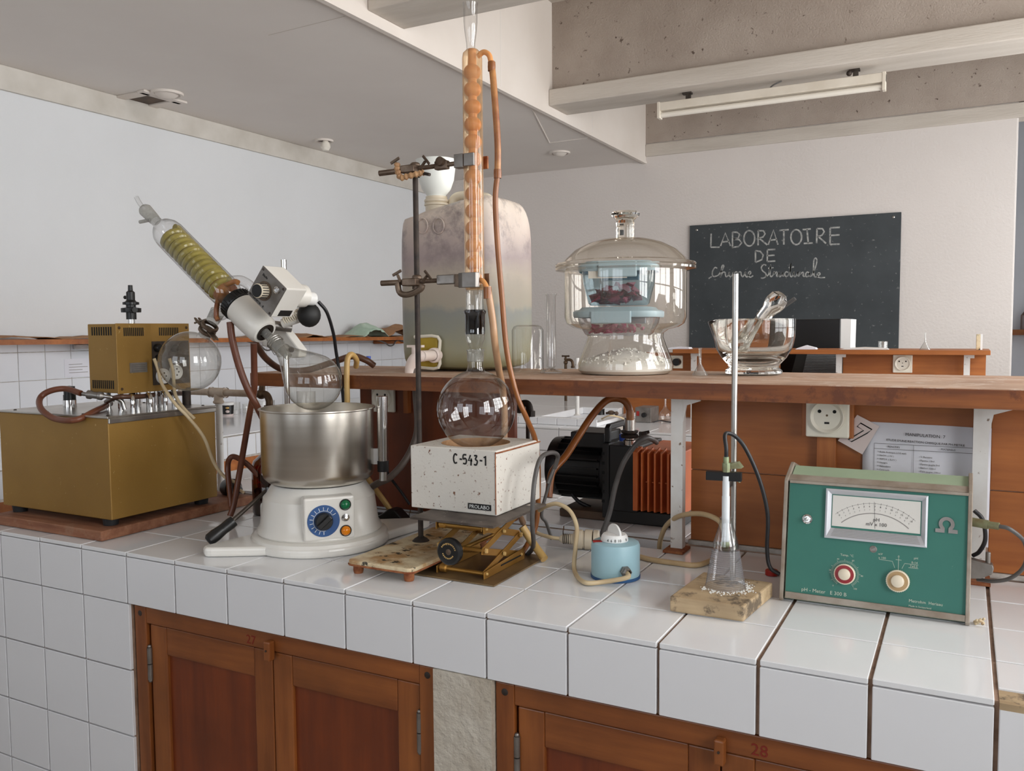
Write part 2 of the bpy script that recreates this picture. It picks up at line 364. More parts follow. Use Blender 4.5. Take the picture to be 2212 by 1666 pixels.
# ---------------------------------------------------------------- room shell
XL, YB, XE, ZS, ZT = -2.08, 5.0, -0.21, 1.738, 2.36
struct(G().box((XL - .2, YR - .2, -.98), (XR + .2, 8.2, -.9)).obj('floor', 'floor_terrazzo', smooth=0))
wl = struct(G().box((XL - .12, YR, -.9), (XL, YB + .12, ZT)).obj('wall_left', 'plaster_white', smooth=0))
struct(G().box((XL, YB, -.9), (2.205, YB + .14, ZT)).obj('wall_back', 'plaster_rough', smooth=0, bevel=.01))
wf = struct(G().box((XL, 8.0, -.9), (XR, 8.1, ZT)).obj('wall_far', 'tile_wall', smooth=0))
def wall_with_openings(name, along, ops, lo, hi, at, th):
    g = G()
    def b(a0, a1, z0, z1):
        if along == 'y': g.box((at, a0, z0), (at + th, a1, z1))
        else: g.box((a0, at - th, z0), (a1, at, z1))
    b(lo, hi, -.9, WZ[0]); b(lo, hi, WZ[1], ZT); e = lo
    for a, c in ops: b(e, a, WZ[0], WZ[1]); e = c
    b(e, hi, WZ[0], WZ[1]); return struct(g.obj(name, 'plaster_white' if along == 'y' else 'rear_low_bounce', smooth=0))
wall_with_openings('wall_right', 'y', WIN_R, YR, 8.0, XR, .12)
wall_with_openings('wall_rear', 'x', WIN_B, XL, XR, YR, .12)
nwin = 0
for k, (a, b) in enumerate(WIN_R + WIN_B):
    nwin += 1; g = G(); right = k < len(WIN_R); w = .045
    def bar(a0, a1, z0, z1, d=.03):
        if right: g.box((XR + .05 - d, a0, z0), (XR + .05, a1, z1))
        else: g.box((a0, YR - .05, z0), (a1, YR - .05 + d, z1))
    bar(a, a + w, *WZ); bar(b - w, b, *WZ); bar(a, b, WZ[0], WZ[0] + w); bar(a, b, WZ[1] - w, WZ[1])
    for q in (1, 2): x = a + (b - a) * q / 3; bar(x - .02, x + .02, *WZ)
    for q in (1, 2, 3): z = WZ[0] + (WZ[1] - WZ[0]) * q / 4; bar(a, b, z - .012, z + .012, .02)
    struct(g.obj('window_%d' % nwin, 'post_white', smooth=0))
struct(G().box((XL - .12, YR - .12, ZT), (XR + .12, 8.1, ZT + .1)).obj('ceiling', 'beam_paint', smooth=0))
sof = struct(G().box((XL, YR, ZS), (XE - .005, YB, ZS + .02)).obj('ceiling_dropped', 'soffit_paint', smooth=0))
for pts in (((-0.2259, 3.0761, 1.738), (-0.5636, 4.0536, 1.738)), ((-0.5636, 4.0536, 1.738), (-0.2154, 4.0456, 1.738))):
    G().tube([(p[0], p[1], ZS) for p in pts], .005, 6, 1).obj('joint_strip', 'fascia_paint', sof)
G().tube([(p[0], p[1], ZS + .001) for p in ((-0.6987, 1.5581, 1.738), (-0.2768, 1.5406, 1.738))], .0025, 6, 1).obj('joint_strip', 'beam_paint', sof)
fas = struct(G().box((XE - .02, YR, ZS - .002), (XE, YB, ZT)).obj('wall_fascia', 'fascia_paint', smooth=0))
for y in (-2.4, -1.2, .0, 1.25, 2.72, 3.95):
    G().box((XE - .001, y - .003, ZS), (XE + .0008, y + .003, ZT)).obj('panel_joint', 'soffit_paint', fas, 0)
struct(G().box((XE - .02, YR, ZS - .02), (XE + .006, YB, ZS - .002)).obj('trim_1', 'fascia_paint', smooth=0))
struct(G().box((XE - .05, YR, ZS - .008), (XE - .035, YB, ZS)).obj('trim_2', 'fascia_paint', smooth=0))
struct(G().box((XL, YR, ZS - .115), (XL + .02, YB, ZS)).obj('trim_3', 'cornice_paint', smooth=0, bevel=.004))
for y in (-1.79, -.095, 1.6, 3.295, 4.985):
    y2 = min(y + .255, YB + .13)
    bm_ = G().box((XE, y, 1.768), (XR, y2, 1.86)).obj('ceiling_beam', 'beam_paint', smooth=0, bevel=.006); struct(bm_)
    G().box((XE, min(y + .05, 4.992), 1.866), (XR, min(y + .2, YB + .13), ZT)).obj('web', 'rough_concrete', bm_, 0)
# wall tiles above the side bench on the left wall
TP = .138
me_t = boxmesh('tile', .008, TP - .003, TP - .003, 'tile_wall', .0012); me_c = boxmesh('tile', .008, TP - .003, .044, 'tile_wall', .0012)
for i in range(-2, 27):
    y = 1.272 + (i + .5) * TP
    for z, me in ((.048, me_t), (.186, me_t), (.324, me_t), (.417, me_c)): inst('tile', me, (XL + .004, y, z), wl)
G().box((XL, .9, -.02), (XL + .005, YB, .44)).obj('grout_bed', 'grout_pale', wl, 0)

# ---------------------------------------------------------------- ceiling fittings
def downlight(c, r, label, bulb):
    t = thing('downlight', (c[0], c[1], ZS), label, 'ceiling light', 'round downlights in the dropped ceiling')
    G().lathe([(r * .72, 0), (r * .8, -.012), (r * .98, -.012), (r, 0)], (c[0], c[1], ZS), n=40).obj('trim_ring', 'fascia_paint', t)
    if bulb == 2:
        G().lathe([(0, -.003), (r * .72, -.003)], (c[0], c[1], ZS), n=32).obj('opening', 'pump_brown', t)
        G().lathe([(0, -.075), (.02, -.07), (.032, -.05), (.03, -.03), (.016, -.008), (.014, 0), (0, 0)], (c[0] + .02, c[1] - .01, ZS), n=24).obj('bulb', 'tube_white', t)
    else:
        G().lathe([(0, -.03), (r * .4, -.026), (r * .7, -.008), (r * .72, 0)], (c[0], c[1], ZS), n=32).obj('diffuser', 'fascia_paint', t)
downlight((-1.7947, 1.9617, 1.738), .085, 'round white recessed ceiling downlight beside the square ceiling vent', 1)
downlight((-1.8226, 3.2459, 1.738), .062, 'round ceiling downlight with its bare bulb hanging below a dark opening', 2)
downlight((-0.6372, 4.3783, 1.738), .075, 'small round white ceiling downlight near the back wall', 1)
t = thing('ceiling_vent', (-1.9805, 1.9918, 1.738), 'square white ceiling vent with a dark opening near the left wall', 'vent')
c0 = Vector((-1.9805, 1.9918, 1.738)); g = G()
for sx, sy, ax, ay in ((-.12, 0, .028, .12), (.12, 0, .028, .14), (0, -.1, .12, .028), (0, .1, .12, .028)): g.obox(c0 + Vector((sx, sy, -.006)), (ax, 0, 0), (0, ay, 0), (0, 0, .006))
g.obj('frame', 'fascia_paint', t, 0, bevel=.003); G().obox(c0 + Vector((0, 0, -.0015)), (.1, 0, 0), (0, .08, 0), (0, 0, .001)).obj('opening', 'pump_brown', t, 0)
# fluorescent lamp under the second beam
LY = 3.42
la, lb = Vector((0.4041, 3.42, 1.702)), Vector((1.5674, 3.42, 1.7024)); la.z = lb.z = 1.69
t = thing('fluorescent_lamp', (la + lb) / 2, 'long white fluorescent tube lamp hanging under the ceiling beam', 'ceiling light')
G().box((la.x, LY - .022, 1.685), (lb.x, LY + .022, 1.73)).obj('housing', 'lamp_white', t, 0, bevel=.003)
for x in (la.x + .008, lb.x - .008): G().box((x - .008, LY - .024, 1.645), (x + .008, LY + .024, 1.733)).obj('end_cap', 'lamp_white', t, 0, bevel=.002)
G().cyl((la.x + .014, LY, 1.664), (lb.x - .014, LY, 1.664), .0145).obj('tube', 'tube_white', t)
for x in (la.x + .17, lb.x - .14):
    k = G().box((x - .012, LY - .012, 1.73), (x + .012, LY + .012, 1.768)).box((x - .03, LY - .016, 1.758), (x + .02, LY + .016, 1.768)).obj('hanger', 'steel_dark', t, 0)
G().ball((lb.x - .17, LY - .01, 1.75), .014, 12).obj('hanger_knob', 'iron_black', t)
G().tube([(la.x + .6, LY, 1.725), (la.x + .62, LY, 1.745), (la.x + .66, LY + .02, 1.765)], .004, 8, 4).obj('lead', 'cable_grey', t)

# ---------------------------------------------------------------- chalkboard
t = thing('chalkboard', (.84, 4.985, .25), 'dark slate chalkboard with handwritten white chalk lettering on the back wall', 'chalkboard')
G().box((.134, 4.98, .22), (1.552, 4.998, 1.234)).obj('board', 'slate', t, 0, bevel=.002)
for q in ((0.186, 4.98, 1.1993), (1.5049, 4.98, 1.2043)): G().ball((q[0], 4.979, q[2]), .009, 10, (1, .4, 1)).obj('screw', 'steel', t)
STROKES = [[[(0.293,1.1667),(0.2912,1.0689)],[(0.2912,1.0689),(0.3553,1.0656)],[(0.362,1.0737),(0.3952,1.1658),(0.4339,1.07)],[(0.3728,1.1017),(0.421,1.1041)],[(0.4473,1.1685),(0.4483,1.0592)],[(0.4473,1.1685),(0.4791,1.1658),(0.4975,1.1498),(0.4894,1.1253),(0.4544,1.1181)],[(0.4544,1.1181),(0.4962,1.1116),(0.5131,1.0883),(0.4925,1.0636),(0.4449,1.0594)],[(0.5594,1.1718),(0.5702,1.1716),(0.5807,1.1671),(0.5901,1.1584),(0.5975,1.1465),(0.6023,1.1322),(0.6043,1.1168),(0.6031,1.1014),(0.599,1.0873),(0.5922,1.0757),(0.5833,1.0675),(0.573,1.0634),(0.5621,1.0638),(0.5516,1.0685),(0.5423,1.0774),(0.535,1.0895),(0.5303,1.1039),(0.5285,1.1195),(0.5299,1.135),(0.5343,1.149),(0.5413,1.1604),(0.5503,1.1683),(0.5607,1.172)],[(0.629,1.1701),(0.6285,1.0648)],[(0.6274,1.1685),(0.6641,1.1647),(0.6764,1.1427),(0.6621,1.1213),(0.6305,1.1141)],[(0.6362,1.1138),(0.6919,1.0648)],[(0.6983,1.0644),(0.7342,1.1662),(0.7658,1.0625)],[(0.7093,1.0966),(0.7558,1.0989)],[(0.7742,1.1613),(0.8376,1.1624)],[(0.8044,1.1611),(0.8057,1.0604)],[(0.8817,1.1589),(0.892,1.1587),(0.902,1.1544),(0.9109,1.1463),(0.918,1.135),(0.9227,1.1214),(0.9246,1.1068),(0.9235,1.0922),(0.9196,1.0789),(0.9132,1.068),(0.9047,1.0602),(0.895,1.0564),(0.8846,1.0567),(0.8746,1.0612),(0.8658,1.0696),(0.8588,1.0811),(0.8542,1.0948),(0.8525,1.1095),(0.8537,1.1241),(0.8578,1.1373),(0.8645,1.1481),(0.8731,1.1556),(0.8829,1.1591)],[(0.9301,1.1568),(0.9843,1.1583)],[(0.9596,1.1566),(0.9687,1.0615)],[(0.9392,1.0614),(0.998,1.0615)],[(1.025,1.159),(1.0242,1.0585)],[(1.0243,1.1574),(1.061,1.1552),(1.0727,1.1338),(1.0579,1.1108),(1.0266,1.1031)],[(1.0351,1.1026),(1.0854,1.0537)],[(1.111,1.1585),(1.1113,1.0459)],[(1.111,1.1585),(1.1727,1.1578)],[(1.1118,1.1062),(1.172,1.1074)],[(1.1113,1.0459),(1.1745,1.0442)],[(0.611,1.0278),(0.6118,0.9468)],[(0.6093,1.0278),(0.6453,1.0211),(0.6651,0.9938),(0.6557,0.963),(0.6118,0.9451)],[(0.6939,1.0302),(0.6932,0.9482)],[(0.6939,1.0302),(0.7486,1.0308)],[(0.6943,0.9892),(0.7443,0.9901)],[(0.6932,0.9482),(0.7496,0.949)],[(0.2764,0.8424),(0.2996,0.8568)],[(0.3394,0.9146),(0.3223,0.9212),(0.3062,0.8964),(0.3038,0.8686),(0.3168,0.8562),(0.3467,0.8636)],[(0.3467,0.8636),(0.3787,0.9063),(0.3869,0.9312),(0.3759,0.9334),(0.3685,0.8983),(0.3638,0.8495),(0.3763,0.8811),(0.395,0.8838),(0.4002,0.8592),(0.4079,0.8513),(0.4214,0.8609)],[(0.4214,0.8609),(0.4271,0.8834),(0.4281,0.8607),(0.4358,0.8486),(0.4483,0.8616)],[(0.4294,0.9043),(0.4311,0.9009)],[(0.4483,0.8616),(0.4565,0.8823),(0.4602,0.8478),(0.465,0.8778),(0.4817,0.8813),(0.4853,0.8469),(0.4917,0.8768),(0.5084,0.8812),(0.5136,0.8576),(0.5237,0.8472),(0.5352,0.8618)],[(0.5352,0.8618),(0.5416,0.8816),(0.5427,0.8565),(0.5519,0.8446),(0.5634,0.8575)],[(0.5431,0.8998),(0.5448,0.8964)],[(0.5634,0.8575),(0.5797,0.8701),(0.5746,0.8836),(0.5624,0.8725),(0.5651,0.8507),(0.5784,0.842),(0.5964,0.8529)],[(0.687,0.9205),(0.6691,0.9278),(0.653,0.9079),(0.6631,0.8827),(0.6844,0.8646),(0.6846,0.8432),(0.6653,0.8323),(0.649,0.8345)],[(0.6846,0.8432),(0.7055,0.8605),(0.7177,0.9258),(0.7136,0.8602),(0.7219,0.8402),(0.7346,0.8512)],[(0.7002,0.9002),(0.7372,0.9036)],[(0.7346,0.8512),(0.7424,0.8756),(0.7442,0.8591),(0.7553,0.8718),(0.7618,0.8666),(0.7588,0.8438),(0.7685,0.8402)],[(0.7685,0.8402),(0.7777,0.8709),(0.7748,0.8482),(0.7829,0.838),(0.7955,0.8539),(0.8001,0.8701),(0.7987,0.8473),(0.8084,0.8404)],[(0.8366,0.8655),(0.8239,0.8708),(0.8145,0.8565),(0.8195,0.84),(0.8369,0.8426)],[(0.8369,0.8426),(0.8523,0.8795),(0.8548,0.9281),(0.851,0.8552),(0.8592,0.8353),(0.8717,0.8463)],[(0.8394,0.8995),(0.8756,0.9029)],[(0.8717,0.8463),(0.8777,0.8672),(0.8764,0.8445),(0.8844,0.8345),(0.8983,0.8518),(0.9028,0.8678),(0.9016,0.8436),(0.911,0.8368)],[(0.911,0.8368),(0.9185,0.8656),(0.9234,0.8525),(0.9341,0.8634),(0.9404,0.8583),(0.9376,0.839),(0.9486,0.8338)],[(0.9793,0.8553),(0.9653,0.8638),(0.9546,0.8497),(0.9595,0.8318),(0.9749,0.8377),(0.9808,0.8584),(0.9811,0.8375),(0.992,0.8323)],[(0.992,0.8323),(1.0145,0.8812),(1.0275,0.9368),(1.018,0.958),(1.0075,0.9361),(1.007,0.8655),(1.0137,0.8315),(1.0275,0.8294)],[(1.0275,0.8294),(1.0488,0.8447),(1.044,0.8561),(1.0319,0.8485),(1.0337,0.8308),(1.0522,0.8221),(1.0828,0.8226)]]][0]
g1 = G(); g2 = G()
for k, st in enumerate(STROKES):
    (g1 if k < 32 else g2).ribbon(spline(st, 4) if len(st) > 2 and k >= 32 else st, .0108 if k < 32 else .009, (0, 4.9795, 0), (1, 0, 0), (0, 0, 1), .0)
g1.obj('block_lettering', 'chalk', t, 0); g2.obj('cursive_lettering', 'chalk', t, 0)
# ---------------------------------------------------------------- the tiled bench in front
P = .153; H1 = .1165; J = .0035
XB0, XB1, GX = -2 * P, 20 * P, 1.392            # bench ends, right end of the gutter
bench = thing('tiled_bench', (1.2, .6, -.9), 'long white-tiled laboratory bench carrying the apparatus in front', 'bench')
g = G()
g.box((XB0, .006, -H1), (GX, .543, -.004)).box((XB0, .543, -H1), (GX, .66, -.10)).box((XB0, .66, -H1), (GX, 1.25, -.004)).box((GX, .006, -H1), (XB1, 1.25, -.004))
g.box((XB0, .006, -.9), (.312, 1.25, -H1)).box((.312, .46, -.9), (XB1, 1.25, -H1))
g.obj('core', 'grout', bench, 0)
TILES = {}
def tile(x0, x1, y0, y1, z0, z1, par, m, bev=.0011):
    key = (round(x1 - x0, 4), round(y1 - y0, 4), round(z1 - z0, 4), m)
    if key not in TILES: TILES[key] = boxmesh('tile', *key[:3], m, bev)
    dz = random.uniform(-.0004, .0004)
    return inst('tile', TILES[key], ((x0 + x1) / 2, (y0 + y1) / 2, (z0 + z1) / 2 + (dz if z1 - z0 < .02 else 0)), par)
ROWS = [(0, .150), (.150, .303), (.303, .456), (.456, .543)]
for i in range(-2, 20):
    x0, x1 = i * P + J / 2, (i + 1) * P - J / 2
    wide = .0012 if i >= 10 else 0
    for k, (a, b) in enumerate(ROWS):
        y0 = a + (J / 2 if k else -.001); y1 = b - J / 2
        if i >= 13 and k == 0: y0 = .045
        if k == 3 and x1 > GX: y1 = .603 - J / 2
        tile(x0 + wide, x1 - wide, y0, y1, -.009, 0, bench, 'tile_white')
    far = [(.66, .81), (.81, .963), (.963, 1.116), (1.116, 1.25)]
    for k, (a, b) in enumerate(far):
        if x0 < GX: tile(x0, x1, a + (J / 2 if k else -.002), b - J / 2, -.009, 0, bench, 'tile_white')
    if x0 < GX: tile(x0, x1, .653, .66, -.10, -.011, bench, 'tile_front'); tile(x0, x1, .543, .549, -.10, -.011, bench, 'tile_front')
    tile(x0 + wide, x1 - wide, -.002, .007, -H1 + .001, -.011, bench, 'tile_front')
for i in (-2, -1, 0, 1):
    for k in range(5):
        x1 = (i + 1) * P - J / 2 + (.004 if i == 1 else 0)
        tile(i * P + J / 2, x1, -.001, .007, -H1 - (k + 1) * P + J / 2, -H1 - k * P - J / 2, bench, 'tile_front')
G().box((13 * P + .003, -.002, -.012), (XB1, .043, -.003)).obj('mortar_strip', 'wood_block', bench, 0)
G().box((1.1155, -.004, -.9), (1.2345, .46, -H1)).obj('pillar', 'render_rough', bench, 0)
G().box((GX - .004, .543, -.1), (GX + .004, .66, -.006)).obj('gutter_end', 'steel_dark', bench, 0)
# cabinets let into the bench
def cabinet(x0, x1, doors, label, num, numpos, latchx):
    zt, zb, yf = -H1 - .004, -.86, .008
    t = thing('cabinet', ((x0 + x1) / 2, .2, zb), label, 'cabinet', 'wooden cupboards under the tiled bench')
    fw = .036
    fr = G().box((x0, yf, zb), (x0 + fw, yf + .03, zt)).obj('stile', 'wood_cab_z', t, 0, bevel=.002)
    G().box((x1 - fw, yf, zb), (x1, yf + .03, zt)).obj('stile', 'wood_cab_z', t, 0, bevel=.002)
    for x in (x0 + fw / 2, x1 - fw / 2): G().lathe([(0, -.0014), (.005, -.001), (.0065, 0)], (x, yf, zt - .016), (0, 1, 0), 12).obj('peg', 'iron_black', t)
    G().box((x0 + fw, yf + .001, zt - .036), (x1 - fw, yf + .03, zt)).obj('rail', 'wood_cab_x', t, 0, bevel=.002)
    G().box((x0 + fw, yf + .06, zb), (x1 - fw, .44, zt - .04)).obj('carcass', 'wood_panel_z', t, 0)
    z1 = zt - .039; 
    for a, b, side in doors:
        y = yf + .006
        d = G().box((a, y, zb), (a + .05, y + .024, z1)).box((b - .05, y, zb), (b, y + .024, z1)).obj('door', 'wood_cab_z', t, 0, bevel=.0025)
        G().box((a + .05, y + .0008, z1 - .062), (b - .05, y + .022, z1)).obj('door_rail', 'wood_cab_x', d, 0, bevel=.002)
        G().box((a + .048, y + .008, zb), (b - .048, y + .016, z1 - .06)).obj('door_panel', 'wood_panel_z', d, 0)
        if side:
            hx = a - .001 if side < 0 else b + .001
            G().cyl((hx, y - .003, z1 - .125), (hx, y - .003, z1 - .09), .0055).cyl((hx, y - .003, z1 - .088), (hx, y - .003, z1 - .052), .0055).ball((hx, y - .003, z1 - .05), .0045, 10).ball((hx, y - .003, z1 - .127), .0045, 10).obj('hinge', 'alu_grey', d)
    l = G().box((latchx - .008, yf - .016, zt - .052), (latchx + .008, yf + .001, zt - .012)).obj('latch', 'wood_cab_z', t, 0, bevel=.003)
    G().cyl((latchx, yf - .018, zt - .03), (latchx, yf - .015, zt - .03), .002, n=10).obj('latch_nail', 'iron_black', l)
    text(num, .026, numpos, (1, 0, -.02), (0, 0, 1), 'print_red', t, 'painted_number')
cabinet(.3155, 1.1135, [(.358, .7165, -1), (.7185, 1.074, 1)], 'dark-stained wooden cupboard with two doors numbered 27 beside the tiled pier', '27', (.652, .0088, -H1 - .034), .7215)
cabinet(1.2365, 2.02, [(1.277, 1.625, -1), (1.627, 1.982, 1)], 'dark-stained wooden cupboard right of the rough plaster pillar', '28', (1.672, .0088, -H1 - .034), 1.628)

# ---------------------------------------------------------------- shelf unit on the bench
shelf = thing('bench_shelf', (1.3, .62, 0), 'raised wooden shelf running along the middle of the tiled bench', 'shelf')
bd = G().box((.225, .47, .339), (3.06, .93, .375)).obj('board', 'wood_shelf', shelf, 0, bevel=.002)
G().box((.226, .4685, .3395), (3.06, .4705, .3735)).obj('edge_strip', 'wood_shelf_edge', shelf, 0)
def post(x, y):
    p = G().box((x - .013, y - .003, .0065), (x + .013, y + .02, .338)).obj('post', 'post_white', shelf, 0)
    G().prism([(-.013, 0), (-.013, .03), (.05, .03), (.05, .022), (.02, .012), (.012, -.03)], (x, y, .308), (1, 0, 0), (0, 0, 1), (0, .006, 0)).obj('bracket', 'post_white', p, 0)
    G().box((x - .022, y - .03, 0.0005), (x + .022, y + .03, .006)).obj('foot_plate', 'rust_edge', p, 0)
post(1.394, .545); post(1.972, .575)
PY = .612
for x0, x1 in ((1.406, 1.985), (1.99, 2.6), (2.603, 3.06)):
    G().box((x0, PY, .012), (x1, PY + .014, .17)).obj('panel', 'wood_orange_x', shelf, 0, bevel=.0012)
    G().box((x0, PY, .172), (x1, PY + .014, .338)).obj('panel', 'wood_orange_x', shelf, 0, bevel=.0012)
G().box((1.40, PY - .004, .0005), (3.06, PY + .016, .011)).obj('base_strip', 'grout_pale', shelf, 0, bevel=.002)
G().box((.462, PY + .03, .0005), (.945, PY + .045, .338)).obj('panel', 'wood_panel_z', shelf, 0, bevel=.001)
G().box((1.675, PY - .018, .0), (1.712, PY, .30)).obj('batten', 'wood_orange_z', shelf, 0, bevel=.001)
G().box((1.646, PY - .026, .2605), (1.746, PY, .338)).obj('outlet_board', 'wood_orange_z', shelf, 0, bevel=.001)
def outlet(c, w, label, par=None, group='cream wall sockets on the wooden panels'):
    x, y, z = c; t = thing('power_outlet', (x, y, z - w / 2), label, 'socket', group)
    G().box((x - w / 2, y - .012, z - w / 2), (x + w / 2, y, z + w / 2)).obj('plate', 'outlet_cream', t, 0, bevel=.003)
    k = w / .084
    G().lathe([(.0, -.0165), (.026 * k, -.0165), (.0315 * k, -.021), (.033 * k, -.0205), (.034 * k, -.012)], (x, y, z + .001), (0, 1, 0), 40).obj('socket_well', 'outlet_cream', t)
    for dx in (-.0145, .0145): G().cyl((x + dx * k, y - .0172, z + .012 * k), (x + dx * k, y - .0160, z + .012 * k), .0036 * k, n=14).obj('pin_hole', 'dark_hole', t)
    G().cyl((x, y - .0172, z + .004 * k), (x, y - .0160, z + .004 * k), .0022 * k, n=12).obj('screw', 'brass_old', t)
    G().box((x - .0048 * k, y - .0172, z - .0135 * k), (x + .0048 * k, y - .0160, z - .0095 * k)).obj('earth_slot', 'dark_hole', t, 0)
outlet((1.6975, PY - .0262, .3035), .0835, 'cream double-pin socket on a wooden block above the number 7 card')
outlet((0.5469, PY + .029, .302), .074, 'cream socket behind the chrome tube of the steel heating bath')
G().box((.618, PY + .014, .265), (.632, PY + .03, .338)).obj('batten', 'wood_orange_z', shelf, 0)
# papers on the panel
def paper_plane(name, label, cat, corners, m, th=.0007):
    pass
sh = thing('instruction_sheet', (1.86, PY - .004, .13), 'white printed instruction sheet headed MANIPULATION 7 pinned to the wooden panel', 'paper')
x0, x1, z0, z1 = 1.7622, 1.99, .06, 0.2946
g = G(); n = 14
for i in range(n + 1):
    u = i / n; yy = PY - .004 - .0016 * math.sin(u * 17) - .001 * math.sin(u * 7); g.v += [Vector((x0 + (x1 - x0) * u, yy, z0)), Vector((x0 + (x1 - x0) * u, yy, z1 - .004 * u))]
g.f += [(2 * i, 2 * i + 2, 2 * i + 3, 2 * i + 1) for i in range(n)]
so = g.obj('sheet', 'paper', sh, 60); md = so.modifiers.new('th', 'SOLIDIFY'); md.thickness = .0004
TY = PY - .0074
text('MANIPULATION  7', .0085, ((x0 + x1) / 2, TY, z1 - .026), (1, 0, -.03), (0, 0, 1), 'print_black', sh, 'heading', 'CENTER')
text("ETUDE D'UNE REACTION CHIMIQUE PAR PH-METRIE", .0059, ((x0 + x1) / 2, TY, z1 - .039), (1, 0, -.03), (0, 0, 1), 'print_black', sh, 'heading', 'CENTER')
xa, xm, xb, zt = x0 + .022, x0 + .022 + .072, x1 - .012, z1 - .043
g = G()
for z in (zt, zt - .0105): g.box((xa, TY - .0002, z - .0005), (xb, TY, z + .0002))
for x in (xa, xm, xb): g.box((x - .0003, TY - .0002, z0 + .01), (x + .0003, TY, zt))
g.obj('table_rules', 'print_grey', sh, 0)
text('REACTIFS', .0052, ((xa + xm) / 2, TY, zt - .0075), (1, 0, -.03), (0, 0, 1), 'print_black', sh, 'print', 'CENTER')
text('MATERIELS', .0052, ((xm + xb) / 2, TY, zt - .0075), (1, 0, -.03), (0, 0, 1), 'print_black', sh, 'print', 'CENTER')
for k, s in enumerate(('Acide Acétique (1/10 mol)', 'NaOH  ( 1N )', 'H3PO4  ( 0,1N )', 'Vinaigre', 'Hélianthine', 'Coca-cola', 'Savon poudre', 'Eau distillée')):
    text('> ' + s, .0046, (xa + .006, TY, zt - .018 - k * .0072), (1, 0, -.03), (0, 0, 1), 'print_grey', sh, 'print')
for k, s in enumerate(('- 2  Burettes', '- Pipette  10ml', '- Pipette jaugée 5ml', '- Becher  150ml', '- Fiole jaugée  100ml', '- Flacon  vide', '- Entonnoir')):
    text(s, .0046, (xm + .01, TY, zt - .024 - k * .0072), (1, 0, -.03), (0, 0, 1), 'print_grey', sh, 'print')
cardc = [(1.7514, 0.595, 0.3079), (1.7932, 0.595, 0.2863), (1.7624, 0.595, 0.2275), (1.7152, 0.595, 0.2532)]
cd7 = thing('number_card', cardc[2], 'pinkish tilted paper card with an outlined number 7 over the instruction sheet', 'paper card')
g = G(); A = [Vector((p[0], PY - .010, p[2])) for p in cardc]; g.add(A + [p + Vector((0, .0006, 0)) for p in A], [(3, 2, 1, 0), (4, 5, 6, 7), (0, 1, 5, 4), (1, 2, 6, 5), (2, 3, 7, 6), (3, 0, 4, 7)])
g.obj('card', 'paper_pink', cd7, 0)
seven = [(1.758,0.2915),(1.7794,0.2792),(1.7703,0.271),(1.7412,0.2523),(1.7352,0.2562),(1.7641,0.2766),(1.7518,0.2842),(1.758,0.2915),(1.7794,0.2792)]
G().ribbon(seven, .0022, (0, PY - .0107, 0), (1, 0, 0), (0, 0, 1), 0).obj('outlined_seven', 'print_black', cd7, 0)

# ---------------------------------------------------------------- side bench along the left wall
XS = -1.115
sb = thing('side_bench', (-1.6, 2.8, -.9), 'white-tiled side bench with wooden cupboards along the left wall', 'bench')
G().box((XL + .002, -1.0, -.9), (XS + .03, 3.2, -.006)).obj('core', 'grout_pale', sb, 0)
G().box((XL + .002, -1.0, -.006), (XS, 3.2, 0)).obj('worktop', 'tile_front', sb, 0, bevel=.002)
for i in range(-2, 12):
    y0 = .905 + i * .181
    inst('tile', TILES.setdefault('sb', boxmesh('tile', .008, .177, .098, 'tile_wall', .0012)), (XS + .028, y0 + .09, -.056), sb)
G().box((XS - .01, -1.0, -.165), (XS + .034, 3.2, -.115)).obj('rail', 'wood_orange_x', sb, 0)
for i in range(-2, 6):
    y0 = .82 + i * .362
    G().box((XS, y0, -.85), (XS + .028, y0 + .35, -.17)).obj('door', 'wood_orange_z', sb, 0, bevel=.004)
# ---------------------------------------------------------------- wall shelf on the left
ws = thing('wall_shelf', (XL, 2.8, .42), 'long narrow wooden shelf on the left wall above the tiles', 'shelf')
G().prism([(.6, .462), (4.9, .428), (4.9, .404), (.6, .438)], (XL, 0, 0), (0, 1, 0), (0, 0, 1), (.25, 0, 0)).obj('board', 'wood_orange_x', ws, 0)
random.seed(3)
def shz(y): return .462 - (y - .6) * .034 / 4.3
for y, L, hh in ((.9, .5, .02), (1.35, .5, .018), (3.05, .22, .03), (3.45, .3, .018), (4.1, .2, .012), (2.6, .3, .02)):
    g = G(); n = 12
    for i in range(n + 1):
        yy = y + L * i / n; z = shz(yy) + .001
        for j in range(5):
            xx = XL + .03 + .2 * j / 4; g.v.append(Vector((xx, yy, z + hh * max(0, math.sin(math.pi * i / n)) * random.uniform(.5, 1) * (1 if j < 4 else .7))))
    g.f += [(i * 5 + j, i * 5 + j + 1, i * 5 + j + 6, i * 5 + j + 5) for i in range(n) for j in range(4)]
    o = g.obj('wrapping_paper', 'paper_brown', None, 50); md = o.modifiers.new('th', 'SOLIDIFY'); md.thickness = .002
    tag(o, {.9: 'crumpled brown wrapping paper at the left end of the wall shelf', 1.35: 'crumpled brown paper on the wall shelf left of the gold box', 3.05: 'humped brown paper on the wall shelf behind the evaporator motor', 3.45: 'low crumpled brown paper between evaporator head and rag on the wall shelf', 4.1: 'thin brown paper on the wall shelf right of the rag', 2.6: 'brown paper on the wall shelf behind the gold control box'}[y], 'paper', 'crumpled papers on the wall shelf')
